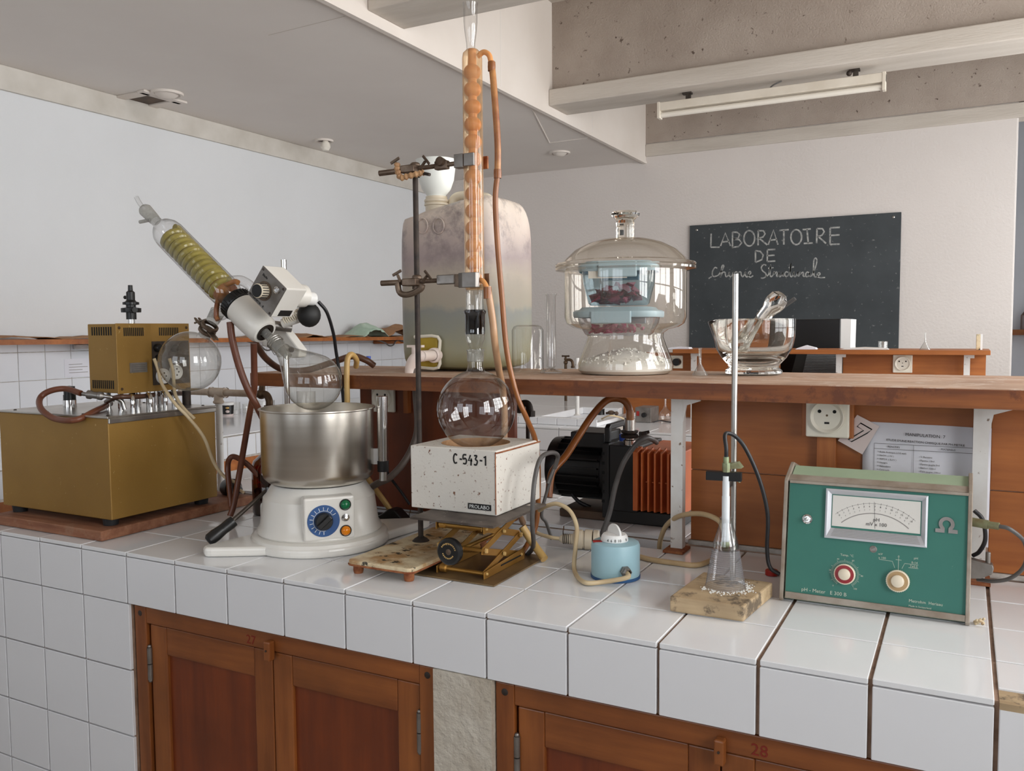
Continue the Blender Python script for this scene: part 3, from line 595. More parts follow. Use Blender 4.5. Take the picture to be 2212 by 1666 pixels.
def rag(name, label, c, size, m, h, seed):
    random.seed(seed); g = G(); n, k = 14, 6; x, y = c
    for i in range(n + 1):
        for j in range(k + 1):
            u, v = i / n, j / k; e = math.sin(math.pi * u) ** .7 * (.55 + .45 * math.sin(math.pi * v))
            g.v.append(Vector((x + (v - .5) * size[0] + random.uniform(-.012, .012), y + (u - .5) * size[1] + random.uniform(-.012, .012), shz(y) + .002 + h * e * random.uniform(.55, 1))))
    g.f += [(i * (k + 1) + j, i * (k + 1) + j + 1, (i + 1) * (k + 1) + j + 1, (i + 1) * (k + 1) + j) for i in range(n) for j in range(k)]
    o = g.obj(name, m, None, 60, subsurf=1); md = o.modifiers.new('th', 'SOLIDIFY'); md.thickness = .003
    return tag(o, label, 'cloth')
rag('rag', 'pale green crumpled rag on the wall shelf', (XL + .15, 3.80), (.2, .3), 'cloth_green', .125, 2)
rag('rag', 'brown crumpled sacking beside the pale green rag on the wall shelf', (XL + .11, 4.22), (.2, .5), 'paper_brown', .12, 5)
for k, (y, d) in enumerate(((1.62, .05), (3.98, .035), (2.7, .045), (4.25, .02))):
    z = shz(y) - .03
    hose('cable_bundle', ['loop of grey cable hanging under the wall shelf left of the gold box', 'loop of grey cable hanging under the wall shelf below the rag', 'loop of grey cable hanging under the wall shelf behind the round flask', 'thin dark cable sagging under the wall shelf beside the plastic can'][k],
         [(XL + .22, y - .16, z + .012), (XL + .22, y - .06, z - .01), (XL + .22, y, z - d), (XL + .22, y + .05, z - d * .9), (XL + .22, y + .1, z + .002), (XL + .22, y + .2, z + .01)], .005, 'cable_grey', 'cable')
for k, y in enumerate((1.66, 4.16)):
    tag(G().box((XL + .012, y - .1, shz(y) - .052), (XL + .2, y + .1, shz(y) - .027)).obj('cable_tray', 'post_white' if k == 0 else 'wood_orange_x', None, 0, bevel=.004), ['grey trunking piece under the wall shelf left of the gold box', 'small brown wooden bracket under the wall shelf near the can'][k], 'bracket')
# notice on the tiled wall
nt_ = thing('wall_notice', (-2.068, 1.5717, 0.295), 'printed paper notice with a table on the tiled left wall', 'paper')
a, b = Vector((-2.068, 1.5081, 0.3539)), Vector((-2.068, 1.6757, 0.2611))
G().box((XL + .0085, a.y, b.z), (XL + .0095, b.y + .1, a.z)).obj('sheet', 'paper', nt_, 0)
for k in range(4): G().box((XL + .0095, a.y + .025, a.z - .03 - k * .014), (XL + .01, a.y + .1 + .03 * (k % 2), a.z - .027 - k * .014)).obj('print_line', 'print_faint', nt_, 0)
# small things on the side bench
cup = thing('yogurt_pot', (-1.8206, 2.3438, 0.0), 'small printed plastic pot with a pink base on the side bench', 'pot')
c = Vector((-1.8206, 2.3438, 0.0)); G().lathe([(0, 0), (.028, 0), (.03, .01)], c, n=28).obj('base', 'paper_pink', cup); G().lathe([(.03, .01), (.034, .062)], c, n=28).obj('sleeve', 'screen_black', cup); G().lathe([(.034, .062), (.036, .076), (.034, .078), (.0, .078)], c, n=28).obj('rim', 'white_plastic', cup)
cs = Vector((.64, -.766, 0)); G().ball(c + cs * .0265 + Vector((0, 0, .026)), .012, 12, (1, 1, .8)).obj('print_patch', 'paper_pink', cup); G().ball(c + cs * .0275 + Vector((0, 0, .047)), .012, 12, (1, 1, .6)).obj('print_patch', 'hose_yellow', cup)
for k, (px, r, h) in enumerate(((0, .034, .07), (.12, .04, .05), (.26, .05, .06), (.62, .06, .09))):
    cc = Vector((-1.8137, 2.405, 0.0)) + Vector((-.02, px, 0))
    tag(G().lathe([(0, 0.001), (r, 0), (r, h), (r * 1.05, h + .003)], cc, n=28).obj('beaker', 'glass_used', None), ['small clear beaker just right of the printed plastic pot', 'second clear beaker right of the printed plastic pot', 'low clear glass dish behind the brown hoses on the side bench', 'larger clear beaker on the side bench beside the steel column'][k], 'beaker', 'glassware on the side bench')
# ---------------------------------------------------------------- far bench with its own shelf
FY = 2.56
fb = thing('far_bench', (.6, 3.2, -.9), 'second white-tiled bench across the aisle in front of the chalkboard wall', 'bench')
G().box((-1.06, FY + .006, -.9), (2.06, 4.0, -.004)).obj('core', 'grout_pale', fb, 0)
G().box((-1.06, FY + .166, -.004), (2.06, 4.0, 0)).obj('worktop', 'tile_front', fb, 0)
for i in range(-7, 13):
    x0 = .03 + i * P
    if x0 + P > 2.06: break
    tile(x0 + J / 2, x0 + P - J / 2, FY, FY + .162, -.009, 0.001, fb, 'tile_white'); tile(x0 + J / 2, x0 + P - J / 2, FY - .002, FY + .007, -.115, -.011, fb, 'tile_front'); tile(x0 + J / 2, x0 + P - J / 2, FY - .001, FY + .007, -.268, -.119, fb, 'tile_front')
pl = G().box((-1.06, 2.66, .0), (.30, 2.70, .038)).box((-1.06, 3.25, .0), (.235, 3.95, .038)).box((-1.06, 2.70, 0), (.02, 3.25, .038)).box((.30, 2.66, 0), (.34, 3.25, .02)).obj('sink_rim', 'tile_white', fb, 0, bevel=.004)
for i in range(-3, 3): tile(.02 + i * .11, .02 + i * .11 + .106, 2.655, 2.661, .002, .036, fb, 'tile_front')
fs = thing('far_shelf', (1.3, 3.3, 0), 'raised wooden shelf on the far bench below the chalkboard', 'shelf')
G().box((.575, 3.15, .352), (2.045, 3.5, .373)).obj('board', 'wood_orange_x', fs, 0, bevel=.002)
for x in (1.392, 1.952, .66):
    p = G().box((x - .013, 3.245, .0008), (x + .013, 3.27, .352)).obj('post', 'post_white', fs, 0)
    G().box((x - .013, 3.24, .335), (x + .03, 3.27, .352)).obj('bracket', 'post_white', p, 0)
for x0, x1 in ((.245, 1.10), (1.405, 2.03)): G().box((x0, 3.30, .0008), (x1, 3.314, .352)).obj('panel', 'wood_orange_x', fs, 0)
G().box((.30, 3.287, .16), (.56, 3.299, .2)).obj('paper_strip', 'paper', fs, 0)
outlet((1.6772, 3.2995, 0.3036), .086, 'cream socket on the far shelf panel seen above the front shelf')
outlet((0.5529, 3.2995, 0.3005), .07, 'cream socket on the far panel just right of the desiccator base')
tag(G().lathe([(0, 0), (.02, 0), (.02, -.035), (0, -.035)], (0.5672, 3.27, 0.3018), (0, 1, 0), 20).obj('black_plug', 'black_plastic'), 'round black plug in the far socket right of the desiccator', 'plug')
o = Vector((0.1703, 2.8187, 0.038)); tag(G().cyl(o, (o.x, o.y, .335), .011, n=16).lathe([(.02, 0), (.012, .006)], o, n=16).obj('pole', 'post_white'), 'thin white upright pole standing on the far bench rim', 'pole')
# things on and behind the far shelf
mo = thing('computer_monitor', (1.2, 3.75, 0), 'black-fronted computer monitor with a white side behind the far shelf', 'monitor')
a = (1.0609, 3.7, 0.5234); b = (1.3425, 3.7, 0.5275)
G().box((a[0] - .16, 3.7, .16), (b[0], 3.73, b[2])).obj('screen', 'screen_black', mo, 0, bevel=.004)
G().prism([(0, .0), (.04, .01), (.055, .1), (.05, .22), (.052, b[2] - .162), (.03, b[2] - .16), (0, b[2] - .16)], (b[0] + .001, 3.70, .16), (1, 0, 0), (0, 0, 1), (0, .25, 0)).obj('casing', 'white_plastic', mo, 0)
G().box((a[0] - .05, 3.76, .001), (b[0] - .1, 3.9, .16)).obj('stand', 'black_matte', mo, 0)
pr_ = thing('keyboard_unit', (1.24, 3.5, 0), 'grey ventilated device with a slanted cover under the far shelf', 'device')
G().prism([(3.40, .001), (3.40, .12), (3.46, .2), (3.66, .34), (3.68, .34), (3.68, .001)], (1.12, 0, 0), (0, 1, 0), (0, 0, 1), (.26, 0, 0)).obj('case', 'black_matte', pr_, 0, bevel=.004)
for k in range(16): 
    f_ = k / 15; G().obox((1.27, 3.475 + .17 * f_, .214 + .119 * f_), (.09, 0, 0), (0, .0035, .0025), (0, -.003, .004)).obj('louvre', 'vent_grey', pr_, 0)
c = Vector((1.591, 3.25, 0.3718)); c.z = .3735
tag(G().lathe([(0, .002), (.021, 0), (.021, .038), (.023, .04)], c, n=28).obj('small_beaker', 'glass_small'), 'small glass beaker on the far shelf in front of the chalkboard edge', 'beaker')
c = Vector((1.7748, 3.25, 0.3726)); c.z = .3735
tag(G().lathe([(.024, 0), (.006, .034), (.0035, .042), (.0035, .08)], c, n=24).obj('glass_funnel', 'glass_small'), 'tiny glass funnel standing upside down on the far shelf', 'funnel')
c = Vector((1.9983, 3.25, 0.3735)); c.z = .3735
tt = thing('paper_tube', c, 'small upright spotted tube at the right end of the far shelf', 'tube')
G().box((c.x - .011, c.y - .01, .3735), (c.x + .006, c.y + .01, .446)).obj('body', 'stained_enamel', tt, 0, bevel=.002); G().box((c.x + .0065, c.y - .01, .3735), (c.x + .015, c.y + .01, .446)).obj('edge', 'white_plastic', tt, 0)
for k, (x, y, w) in enumerate(((1866, 755, .11), (1740, 752, .05), (1472, 751, .06))):
    c = Vector([(1.5085, 3.22, 0.3745), (1.2375, 3.22, 0.3734), (0.5846, 3.22, 0.3708)][k]); c.z = .3735
    tag(G().prism([(-w, 0), (w, 0), (w * .9, .008), (0, .012 if k != 1 else .02), (-w * .8, .006)], c, (1, .1, 0), (0, 0, 1), (0, .06, 0)).obj('loose_paper', 'paper' if k else 'post_white', None, 0), ['flat white paper on the far shelf under the small beaker', 'little white crumpled paper on the far shelf right of the mortar', 'curled pale paper on the far shelf beside the desiccator'][k], 'paper', 'papers on the far shelf')
# things on the far bench seen under the front shelf
bx = thing('grey_supply_box', (0.4738, 3.0173, 0.0), 'grey metal power supply box with a black knob on the far bench', 'device')
a = Vector((0.4412, 2.9445, 0.001)); ZB = .078
G().box((a.x, a.y, .001), (a.x + .085, a.y + .13, ZB)).obj('case', 'alu_grey', bx, 0, bevel=.002); G().cyl((a.x + .05, a.y, .04), (a.x + .05, a.y - .016, .04), .012).obj('knob', 'black_plastic', bx)
G().box((a.x + .008, a.y - .003, .034), (a.x + .022, a.y, .058)).obj('switch', 'red_plastic', bx, 0)
c = Vector((0.5523, 3.1009, -0.0)); tag(G().lathe([(0, .001), (.028, .001), (.034, .02), (.03, .042), (.012, .062), (.006, .078), (.006, .155), (.009, .157)], c, n=28).obj('volumetric_flask', 'glass_used'), 'small long-necked volumetric flask on the far bench beside the grey box', 'flask')
c = Vector((0.269, 2.8871, 0.038)); tag(G().lathe([(0, 0), (.024, 0), (.024, .026), (.026, .03), (0, .03)], c, n=24).obj('black_stopper', 'black_plastic'), 'short black round stopper lying on the far bench sink rim', 'stopper')
c = Vector((0.3306, 2.8874, 0.038)); tag(G().ball(c + Vector((0, 0, .013)), .02, 12, (1, .7, .6)).cyl(c + Vector((-.03, .01, .008)), c + Vector((.03, -.01, .014)), .006).ball(c + Vector((.03, 0, .01)), .011, 10).obj('valve_part', 'pump_brown'), 'small dark brown valve piece beside the black stopper on the far bench', 'valve')
hose('lead', 'thin pale wire curling over the far bench sink rim', [(0.2912, 2.8574, 0.02), (0.3598, 2.7994, 0.045), (0.388, 2.8699, 0.03), (0.402, 2.9135, 0.012), (0.3606, 2.9769, 0.004)], .004, 'cable_cream', 'cable')
hose('lead', 'thin dark wire behind the grey box on the far bench', [(0.537, 2.9563, 0.004), (0.5559, 2.9966, 0.008), (0.5907, 3.0037, 0.004), (0.6361, 2.9759, 0.004)], .003, 'cable_black', 'cable')
# taps standing at the far bench and behind the flask
def tap(base, label, s=1.0, d=(1, 0, 0), m='brass_old'):
    b = Vector(base); d = Vector(d).normalized(); t = thing('water_tap', b, label, 'tap', 'old brass taps')
    z = Vector((0, 0, 1))
    if b.z > .1: G().cyl((b.x, b.y, .0005), b, .009).obj('stand_pipe', m, t)
    G().tube([b, b + z * .05 * s, b + z * .075 * s + d * .008 * s, b + z * .082 * s + d * .03 * s, b + z * .072 * s + d * .052 * s, b + z * .045 * s + d * .06 * s, b + z * .02 * s + d * .06 * s], lambda u: .011 * s, 14, 6).ball(b + z * .06 * s, .017 * s, 14).obj('spout', m, t)
    G().cyl(b + z * .018 * s + d * .06 * s, b + z * .034 * s + d * .06 * s, .016 * s, n=6).obj('nozzle_nut', m, t)
    G().cyl(b + z * .07 * s, b + z * .105 * s, .009 * s).cyl(b + z * .08 * s, b + z * .092 * s, .014 * s, n=6).obj('stem', m, t)
    G().cyl(b + z * .11 * s - d * .026 * s, b + z * .11 * s + d * .026 * s, .006 * s, n=10).ball(b + z * .11 * s - d * .026 * s, .008 * s, 10).ball(b + z * .11 * s + d * .026 * s, .008 * s, 10).obj('handle', m, t)
b = Vector((0.919, 1.013, 0.372)); b = Vector((-0.2465, 3.6, 0.2288)); tap(b, 'tiny brass tap on the far wall seen beside the measuring cylinder', .8, (.3, 0, -.0))

# ---------------------------------------------------------------- on the front shelf: carboy, glassware
SZ = .3756
cb = thing('carboy', (.705, .8, SZ), 'large stained translucent plastic jerrycan with a tap on the wooden shelf', 'jerrycan')
def carboy_body():
    g = G(); x0, x1, y0, y1 = .556, .866, .672, .955; cx, cy = (x0 + x1) / 2, (y0 + y1) / 2; hx, hy = (x1 - x0) / 2, (y1 - y0) / 2; prof = []
    hs = [(0, .0, .86), (.0, .5, .87), (.008, 1, .93), (.03, 1, .975), (.07, 1, .995), (.2, 1, 1), (.33, 1, .998), (.385, 1, .985), (.42, 1, .95), (.44, 1, .88), (.455, 1, .76), (.462, 1, .5), (.464, 1, .2), (.464, 0, .001)]
    n = 48; rings = []
    for z, k, s in hs:
        if k == 0: rings.append([len(g.v)]); g.v.append(Vector((cx, cy, SZ + z))); continue
        R = []
        for i in range(n):
            a = 2 * math.pi * (i + .5) / n; ca, sa = math.cos(a), math.sin(a); e = 5.5
            q = (abs(ca) ** e + abs(sa) ** e) ** (-1 / e)
            dx, dy = ca * q * hx * (s if k == 1 else .5), sa * q * hy * (s if k == 1 else .5)
            zz = z + (.028 * (dx / hx) - .01 if z > .43 else 0) * (1 if k == 1 else 0)
            dent = 0
            if .1 < z < .36: dent = .004
            R.append(len(g.v)); g.v.append(Vector((cx + dx * (1 - dent), cy + dy, SZ + zz)))
        rings.append(R)
    for A, B in zip(rings, rings[1:]):
        for i in range(n):
            j = (i + 1) % n
            if len(A) == 1: g.f.append((A[0], B[j], B[i]))
            elif len(B) == 1: g.f.append((A[i], A[j], B[0]))
            else: g.f.append((A[i], A[j], B[j], B[i]))
    return g
carboy_body().obj('body', 'carboy_poly', cb, 60, subsurf=1)
mc = Vector((0.633, .78, 0.8292))
G().lathe([(.0, -.02), (.031, -.02), (.031, .0), (.034, .002), (.034, .007), (.031, .009), (.034, .012), (.034, .017), (.03, .02), (.03, .026), (0, .026)], mc, n=36).obj('threaded_neck', 'cream_plastic', cb)
hp = (0.6965, 0.78, 0.8522)
G().tube([(hp[0] - .03, .80, hp[2] - .045), (hp[0] - .02, .80, hp[2] - .005), (hp[0] + .01, .80, hp[2] + .004), (hp[0] + .05, .80, hp[2] - .004), (hp[0] + .09, .80, hp[2] - .01), (hp[0] + .11, .80, hp[2] - .05)], .012, 14, 6).obj('handle', 'cream_plastic', cb)
for px in (((0.6575, 0.67, 0.763)), ((0.7085, 0.67, 0.7598))):
    G().tube([(px[0] + .017 * math.cos(a * .314), .6705, px[2] + .02 * math.sin(a * .314)) for a in range(20)], .0016, 6, 1, True).obj('moulded_ring', 'carboy_poly', cb)
pa, pb = (0.6536, 0.668, 0.468), (0.7081, 0.668, 0.3868)
tp = G().box((pa[0] - .02, .660, pb[2]), (pb[0], .672, pa[2])).obj('tap_patch', 'tap_patch', cb, 0, bevel=.006)
G().tube([(pa[0] - .02, .661, pa[2]), (pb[0], .661, pa[2]), (pb[0] + .003, .661, (pa[2] + pb[2]) / 2), (pb[0], .661, pb[2]), (pa[0], .661, pb[2] - .001)], .0045, 8, 3).obj('sealant', 'silicone', tp)
ta = Vector((0.6991, 0.64, 0.4196))
G().cyl(ta + Vector((.004, .03, 0)), ta + Vector((-.002, -.04, 0)), .014).lathe([(.02, 0), (.02, .012), (.015, .014)], ta + Vector((.003, .018, 0)), (0, -1, 0), 24).tube([ta + Vector((0, -.03, 0)), ta + Vector((-.02, -.045, -.006)), ta + Vector((-.034, -.045, -.03)), ta + Vector((-.034, -.045, -.055))], .0145, 16, 6).obj('tap', 'tap_white', cb)
G().cyl(ta + Vector((-.018, -.042, .0)), ta + Vector((-.018, -.042, .022)), .012).box(ta + Vector((-.042, -.05, .022)), ta + Vector((.004, -.036, .028))).obj('tap_lever', 'tap_white', cb)
fn = thing('plastic_funnel', mc + Vector((0, 0, .026)), 'white translucent plastic funnel stuck in the jerrycan mouth', 'funnel')
f0 = mc + Vector((0, 0, .0265))
G().lathe([(.026, 0), (.027, .004), (.04, .02), (.049, .045), (.053, .075), (.055, .098), (.0565, .1), (.0535, .1), (.051, .075), (.047, .045), (.038, .021), (.024, .005), (.0, .003)], f0, n=40).obj('cone', 'funnel_poly', fn)
# inverted beaker and measuring cylinder
c = Vector((0.9576, 0.6924, 0.375)) + Vector((-.015, .03, 0)); c.z = SZ
tag(G().lathe([(.046, .001), (.043, .004), (.041, .012), (.041, .108), (.036, .118), (.028, .1215), (0, .122)], c, n=48).obj('upturned_beaker', 'glass_clear'), 'upturned glass beaker on the shelf beside the jerrycan', 'beaker')
c = Vector((1.0148, 0.7119, 0.375)); c.z = SZ
mcyl = thing('measuring_cylinder', c, 'slim tall glass measuring cylinder on the shelf', 'cylinder')
G().lathe([(0, .004), (.006, .012), (.012, .016), (.0115, .02), (.0115, .193), (.0145, .198), (.0145, .2)], c, n=28).obj('tube', 'glass_clear', mcyl); G().lathe([(0, 0.0005), (.03, .0005), (.03, .004), (.016, .009), (.006, .012)], c, n=8).obj('foot', 'glass_clear', mcyl)
# desiccator
c = Vector((1.198, .7515, SZ)); de = thing('desiccator', c, 'large round lidded glass desiccator with a waisted foot on the shelf', 'desiccator')
G().lathe([(0, .0008), (.108, .0008), (.1165, .008), (.1175, .02), (.112, .04), (.1, .07), (.093, .09), (.0945, .1), (.106, .108), (.13, .114), (.144, .123), (.1495, .138), (.1495, .245), (.1495, .25), (.1715, .254), (.1725, .259), (.17, .262), (.1435, .262)], c, n=64).obj('body', 'glass_warm', de)
G().lathe([(.1435, .2625), (.1715, .2625), (.173, .266), (.17, .270), (.152, .274), (.146, .282), (.125, .302), (.095, .318), (.06, .328), (.03, .331), (.02, .332)], c, n=64).obj('lid', 'glass_warm', de)
G().lathe([(0, .331), (.021, .331), (.0225, .338), (.021, .345), (.0225, .352), (.021, .359), (.0235, .366), (.021, .374), (.027, .38), (.0345, .386), (.0355, .391), (.03, .396), (.012, .3975), (0, .398)], c, n=40).obj('lid_knob', 'glass_knob', de)
G().lathe([(.092, .091), (.05, .0905), (0, .0905)], c, n=48).obj('rim_plate', 'glass_thin', de)
g = G(); random.seed(5)
g.lathe([(0, .0012), (.106, .0012), (.1145, .009), (.1152, .02), (.108, .027), (.09, .037), (.06, .048), (.03, .056), (0, .058)], c, n=40)
for i in range(900):
    r = .108 * math.sqrt(random.random()); a = random.uniform(0, 6.283); z = .026 + (.058 - .026) * (1 - (r / .108) ** 1.2) + random.uniform(-.001, .005); s = random.uniform(.003, .0066)
    p = c + Vector((r * math.cos(a), r * math.sin(a), z)); q = [Vector((random.uniform(-1, 1), random.uniform(-1, 1), random.uniform(-1, 1))).normalized() * s for _ in range(4)]
    g.add([p + k for k in q] , [(0, 1, 2), (0, 2, 3), (0, 3, 1), (1, 3, 2)])
gr = g.obj('drying_granules', 'granules', None, 30); gr['kind'] = 'stuff'; tag(gr, 'white drying granules heaped in the foot of the desiccator', 'granules')
def food_box(z, label, sx, sy, h, lab, cr, seed, lidh=.0, rot=.15):
    o = c + Vector((-.012, -.01, z)); t = thing('plastic_box', o, label, 'plastic box'); R = Matrix.Rotation(rot, 3, 'Z')
    U, V, Wz = R @ Vector((1, 0, 0)), R @ Vector((0, 1, 0)), Vector((0, 0, 1)); g = G(); n = 32
    def ring(s, zz): 
        out = []
        for i in range(n):
            a = 2 * math.pi * (i + .5) / n; e = 5; q = (abs(math.cos(a)) ** e + abs(math.sin(a)) ** e) ** (-1 / e)
            out.append(o + U * (math.cos(a) * q * sx * s) + V * (math.sin(a) * q * sy * s) + Wz * zz)
        return out
    def loft(g, specs):
        for s, zz in specs: g.v += ring(s, zz)
        b = len(g.v) - n * len(specs)
        g.f += [(b + k * n + i, b + k * n + (i + 1) % n, b + (k + 1) * n + (i + 1) % n, b + (k + 1) * n + i) for k in range(len(specs) - 1) for i in range(n)]
    loft(g, [(.01, .001), (.74, .001), (.8, .006), (.93, h * .6), (.97, h), (1.0, h)]); g.obj('tub', 'box_teal_clear' if lab else 'plastic_clear', t, 50)
    g = G(); loft(g, [(1.04, h - .008), (1.06, h - .004), (1.06, h + .006), (1.0, h + .01), (.92, h + .011), (.86, h + .017), (.01, h + .018)]); lid = g.obj('lid', 'box_teal', t, 50)
    for s in (-1, 1):
        G().obox(o + V * (s * sy * 1.075) + Wz * (h - .008), U * sx * .5, V * .003, Wz * .015).obj('clip', 'box_teal', lid, 0, bevel=.003)
    random.seed(seed); g = G()
    for i in range(90):
        p = o + U * max(-.62 * sx, min(.62 * sx, random.gauss(-.1 * sx, sx * .3))) + V * max(-.6 * sy, min(.6 * sy, random.gauss(-.2 * sy, sy * .3))); p.z = o.z + .012 + abs(random.gauss(0, 1)) * (.015 if lab else .006); s = random.uniform(.010, .018) if lab else random.uniform(.007, .013)
        q = [Vector((random.uniform(-1, 1), random.uniform(-1, 1), random.uniform(-.7, .7))) * s for _ in range(7)]
        b = bmesh.new(); [b.verts.new(p + k) for k in q]; bmesh.ops.convex_hull(b, input=b.verts[:]); b.verts.index_update(); g.add([v.co.copy() for v in b.verts], [tuple(v.index for v in f.verts) for f in b.faces]); b.free()
    x = g.obj('crystals', cr, None, 30); x['kind'] = 'stuff'; tag(x, 'dark red crystals in the upper pale blue box inside the desiccator' if lab else 'bright magenta crystals in the lower clear box inside the desiccator', 'crystals')
    if lab:
        lb = G().obox(o - V * (sy * .985) + U * (-sx * .25) + Wz * (h * .83), U * sx * .5, V * .0006, Wz * .010).obj('label', 'label_white', t, 0)
        text('30,5g', .013, o - V * (sy * .985 + .001) + U * (-sx * .5) + Wz * (h * .83 - .004), U, Wz, 'print_grey', lb, 'handwriting')
food_box(.0925, 'flat clear box with a pale blue clip lid at the bottom of the desiccator', .098, .088, .053, False, 'crystal_pink', 4)
food_box(.166, 'pale blue plastic box of dark red crystals stacked higher in the desiccator', .092, .07, .09, True, 'crystal_red', 9, rot=.3)
# small funnel, mortar and pestle
c = Vector((1.3972, 0.7111, 0.375)); c.z = SZ; tag(G().lathe([(.0185, .0005), (.0175, .002), (.0045, .025), (.0032, .03), (.0032, .062), (.0045, .064)], c, n=28).obj('small_funnel', 'glass_small'), 'small glass funnel upside down on the shelf left of the mortar', 'funnel')
c = Vector((1.501, .80, SZ)); 
mo_ = thing('glass_mortar', c, 'thick clear glass mortar with a pouring lip on the shelf', 'mortar')
g = G().lathe([(0, .001), (.06, .001), (.0685, .003), (.069, .009), (.064, .014), (.06, .018), (.064, .026), (.079, .042), (.091, .062), (.0975, .09), (.0985, .132), (.0975, .136), (.0935, .136), (.092, .13), (.0905, .09), (.083, .064), (.068, .046), (.045, .036), (.02, .032), (0, .031)], c, n=64)
for v in g.v: v.x, v.y, v.z = c.x + (v.x - c.x) * .95, c.y + (v.y - c.y) * .95, c.z + (v.z - c.z) * .962
lipd = Vector((-.93, -.37, 0)).normalized()
for v in g.v:
    d = v - c; h = d.z
    if h > .105:
        dd = Vector((d.x, d.y, 0)).normalized().dot(lipd)
        if dd > .93: v += lipd * .018 * ((dd - .93) / .07) * (h - .105) / .031 - Vector((0, 0, .006)) * ((dd - .93) / .07)
g.obj('bowl', 'glass_thick', mo_, 60)
pe = Vector((.045, .03, .172)) + c; pf = c + Vector((-.045, -.012, .052))
d = pe - pf; L = d.length
tag(G().lathe([(0, 0), (.012, .002), (.023, .01), (.026, .022), (.022, .034), (.0145, .06), (.0135, .1), (.017, L - .05), (.0165, L - .03), (.022, L - .018), (.0245, L - .004), (.0215, L + .012), (.012, L + .021), (0, L + .023)], pf, d, 32).obj('glass_pestle', 'glass_thick'), 'clear glass pestle leaning in the glass mortar', 'pestle')
sp = [c + Vector((-.06, -.02, .066)), c + Vector((-.01, .0, .1)), c + Vector((.04, .02, .142)), c + Vector((.085, .045, .178))]
tag(G().tube(sp, .0045, 10, 6).obj('glass_rod', 'glass_thin'), 'thin clear spatula rod leaning in the mortar beside the pestle', 'rod')
# ---------------------------------------------------------------- ring stand with its two clamps
RX, RY = .904, .277
st = thing('ring_stand', (RX, RY, 0), 'tall black ring stand with a chipped cream base plate', 'ring stand')
g = G(); pts = []
for cx, cy, a0 in ((.87, .098, 180), (.997, .098, 270), (.997, .39, 0), (.87, .39, 90)):
    for k in range(6): a = math.radians(a0 + 18 * k); pts.append((cx + .016 * math.cos(a), cy + .016 * math.sin(a)))
g.prism(pts, (0, 0, .018), (1, 0, 0), (0, 1, 0), (0, 0, .011)); g.obj('base_plate', 'stained_enamel', st, 0, bevel=.003)
G().tube([(p[0], p[1], .0198) for p in pts], .0022, 6, 1, True).obj('rusted_rim', 'rust_edge', st)
for x, y in ((.872, .1), (.995, .1), (.872, .385), (.995, .385)): G().lathe([(0, .0002), (.009, .0002), (.0105, .006), (.0105, .018), (0, .018)], (x, y, 0), n=16).obj('foot', 'rust_edge', st)
G().cyl((RX, RY, .03), (RX, RY, .812), .0058).obj('rod', 'iron_black', st)
G().lathe([(.019, .029), (.014, .034), (.0075, .038)], (RX, RY, 0), n=20).obj('rod_collar', 'iron_black', st)
CX, CYY = 1.027, .31
def clamp(z, label, zl, zr, jaw_len):
    t = thing('condenser_clamp', (RX, RY, z), label, 'clamp', 'steel clamps on the ring stand')
    A = Vector((.824, RY - .018, zl)); B = Vector((CX - .026, CYY - .018, zr)); d = (B - A).normalized()
    G().cyl(A, A + d * .1, .006).cyl(A + d * .09, B, .0048).obj('arm', 'cast_metal', t)
    bo = G().obox((RX - .004, RY - .012, z), d * .016, (0, .014, 0), (0, 0, .008)).lathe([(.0105, -.014), (.0105, .014), (.007, .016)], (RX, RY, z), n=18).obj('boss_head', 'cast_metal', t, 30, bevel=.002)
    for o, dv in ((Vector((RX - .03, RY - .02, z + .004)), Vector((-.4, 0, .9))), (Vector((RX + .03, RY - .02, z + .002)), Vector((.7, -.2, .6)))):
        dv.normalize(); G().cyl(o - dv * .004, o + dv * .014, .0032, n=10).obox(o + dv * .018, dv.cross(Vector((0, 1, 0))).normalized() * .012, (0, .002, 0), dv * .003).obj('wing_screw', 'cast_metal', bo, 0, bevel=.001)
    return t, d, B
t, d, B = clamp(.588, 'lower steel clamp gripping the foot of the orange condenser', .588, .592, .05)
G().tube([(RX - .036, RY - .02, .586), (RX - .03, RY - .02, .566), (RX - .008, RY - .02, .562), (RX + .02, RY - .018, .572), (RX + .026, RY - .018, .582)], .0065, 10, 5).obj('hook', 'cast_metal', t)
G().obox(B - d * .028 + Vector((0, 0, .001)), d * .02, (0, .008, 0), (0, 0, .010)).obj('fork', 'alu_grey', t, 0, bevel=.002)
for s, m in ((-1, 'alu_grey'), (1, 'cast_metal')):
    G().prism([(-.026, 0), (-.012, -.007), (.02, -.007), (.024, .0), (.024, .003), (-.022, .003)], (CX, CYY + s * .0235, .574), (1, 0, 0), (0, s * -1.0, 0), (0, 0, .031)).obj('jaw', m, t, 0, bevel=.001)
G().obox((CX - .03, CYY, .59), (.006, 0, 0), (0, .024, 0), (0, 0, .013)).obj('jaw_bridge', 'cast_metal', t, 0, bevel=.001)
t, d, B = clamp(.824, 'upper steel clamp tied with tan cord holding the top of the orange condenser', .822, .832, .05)
G().lathe([(0, -.007), (.0095, -.007), (.0095, .007), (0, .007)], B - d * .035 + Vector((0, -.006, .006)), (0, -1, .15), 20).obj('thumb_nut', 'cast_metal', t)
G().obox(B - d * .036, d * .014, (0, .007, 0), (0, 0, .009)).obj('swivel', 'cast_metal', t, 0, bevel=.002)
G().obox((CX - .022, CYY - .014, .836), (.011, 0, 0), (0, .01, 0), (0, 0, .014)).obox((CX + .004, CYY - .0235, .836), (.012, 0, 0), (0, .003, 0), (0, 0, .013)).obj('jaw', 'alu_grey', t, 0, bevel=.001)
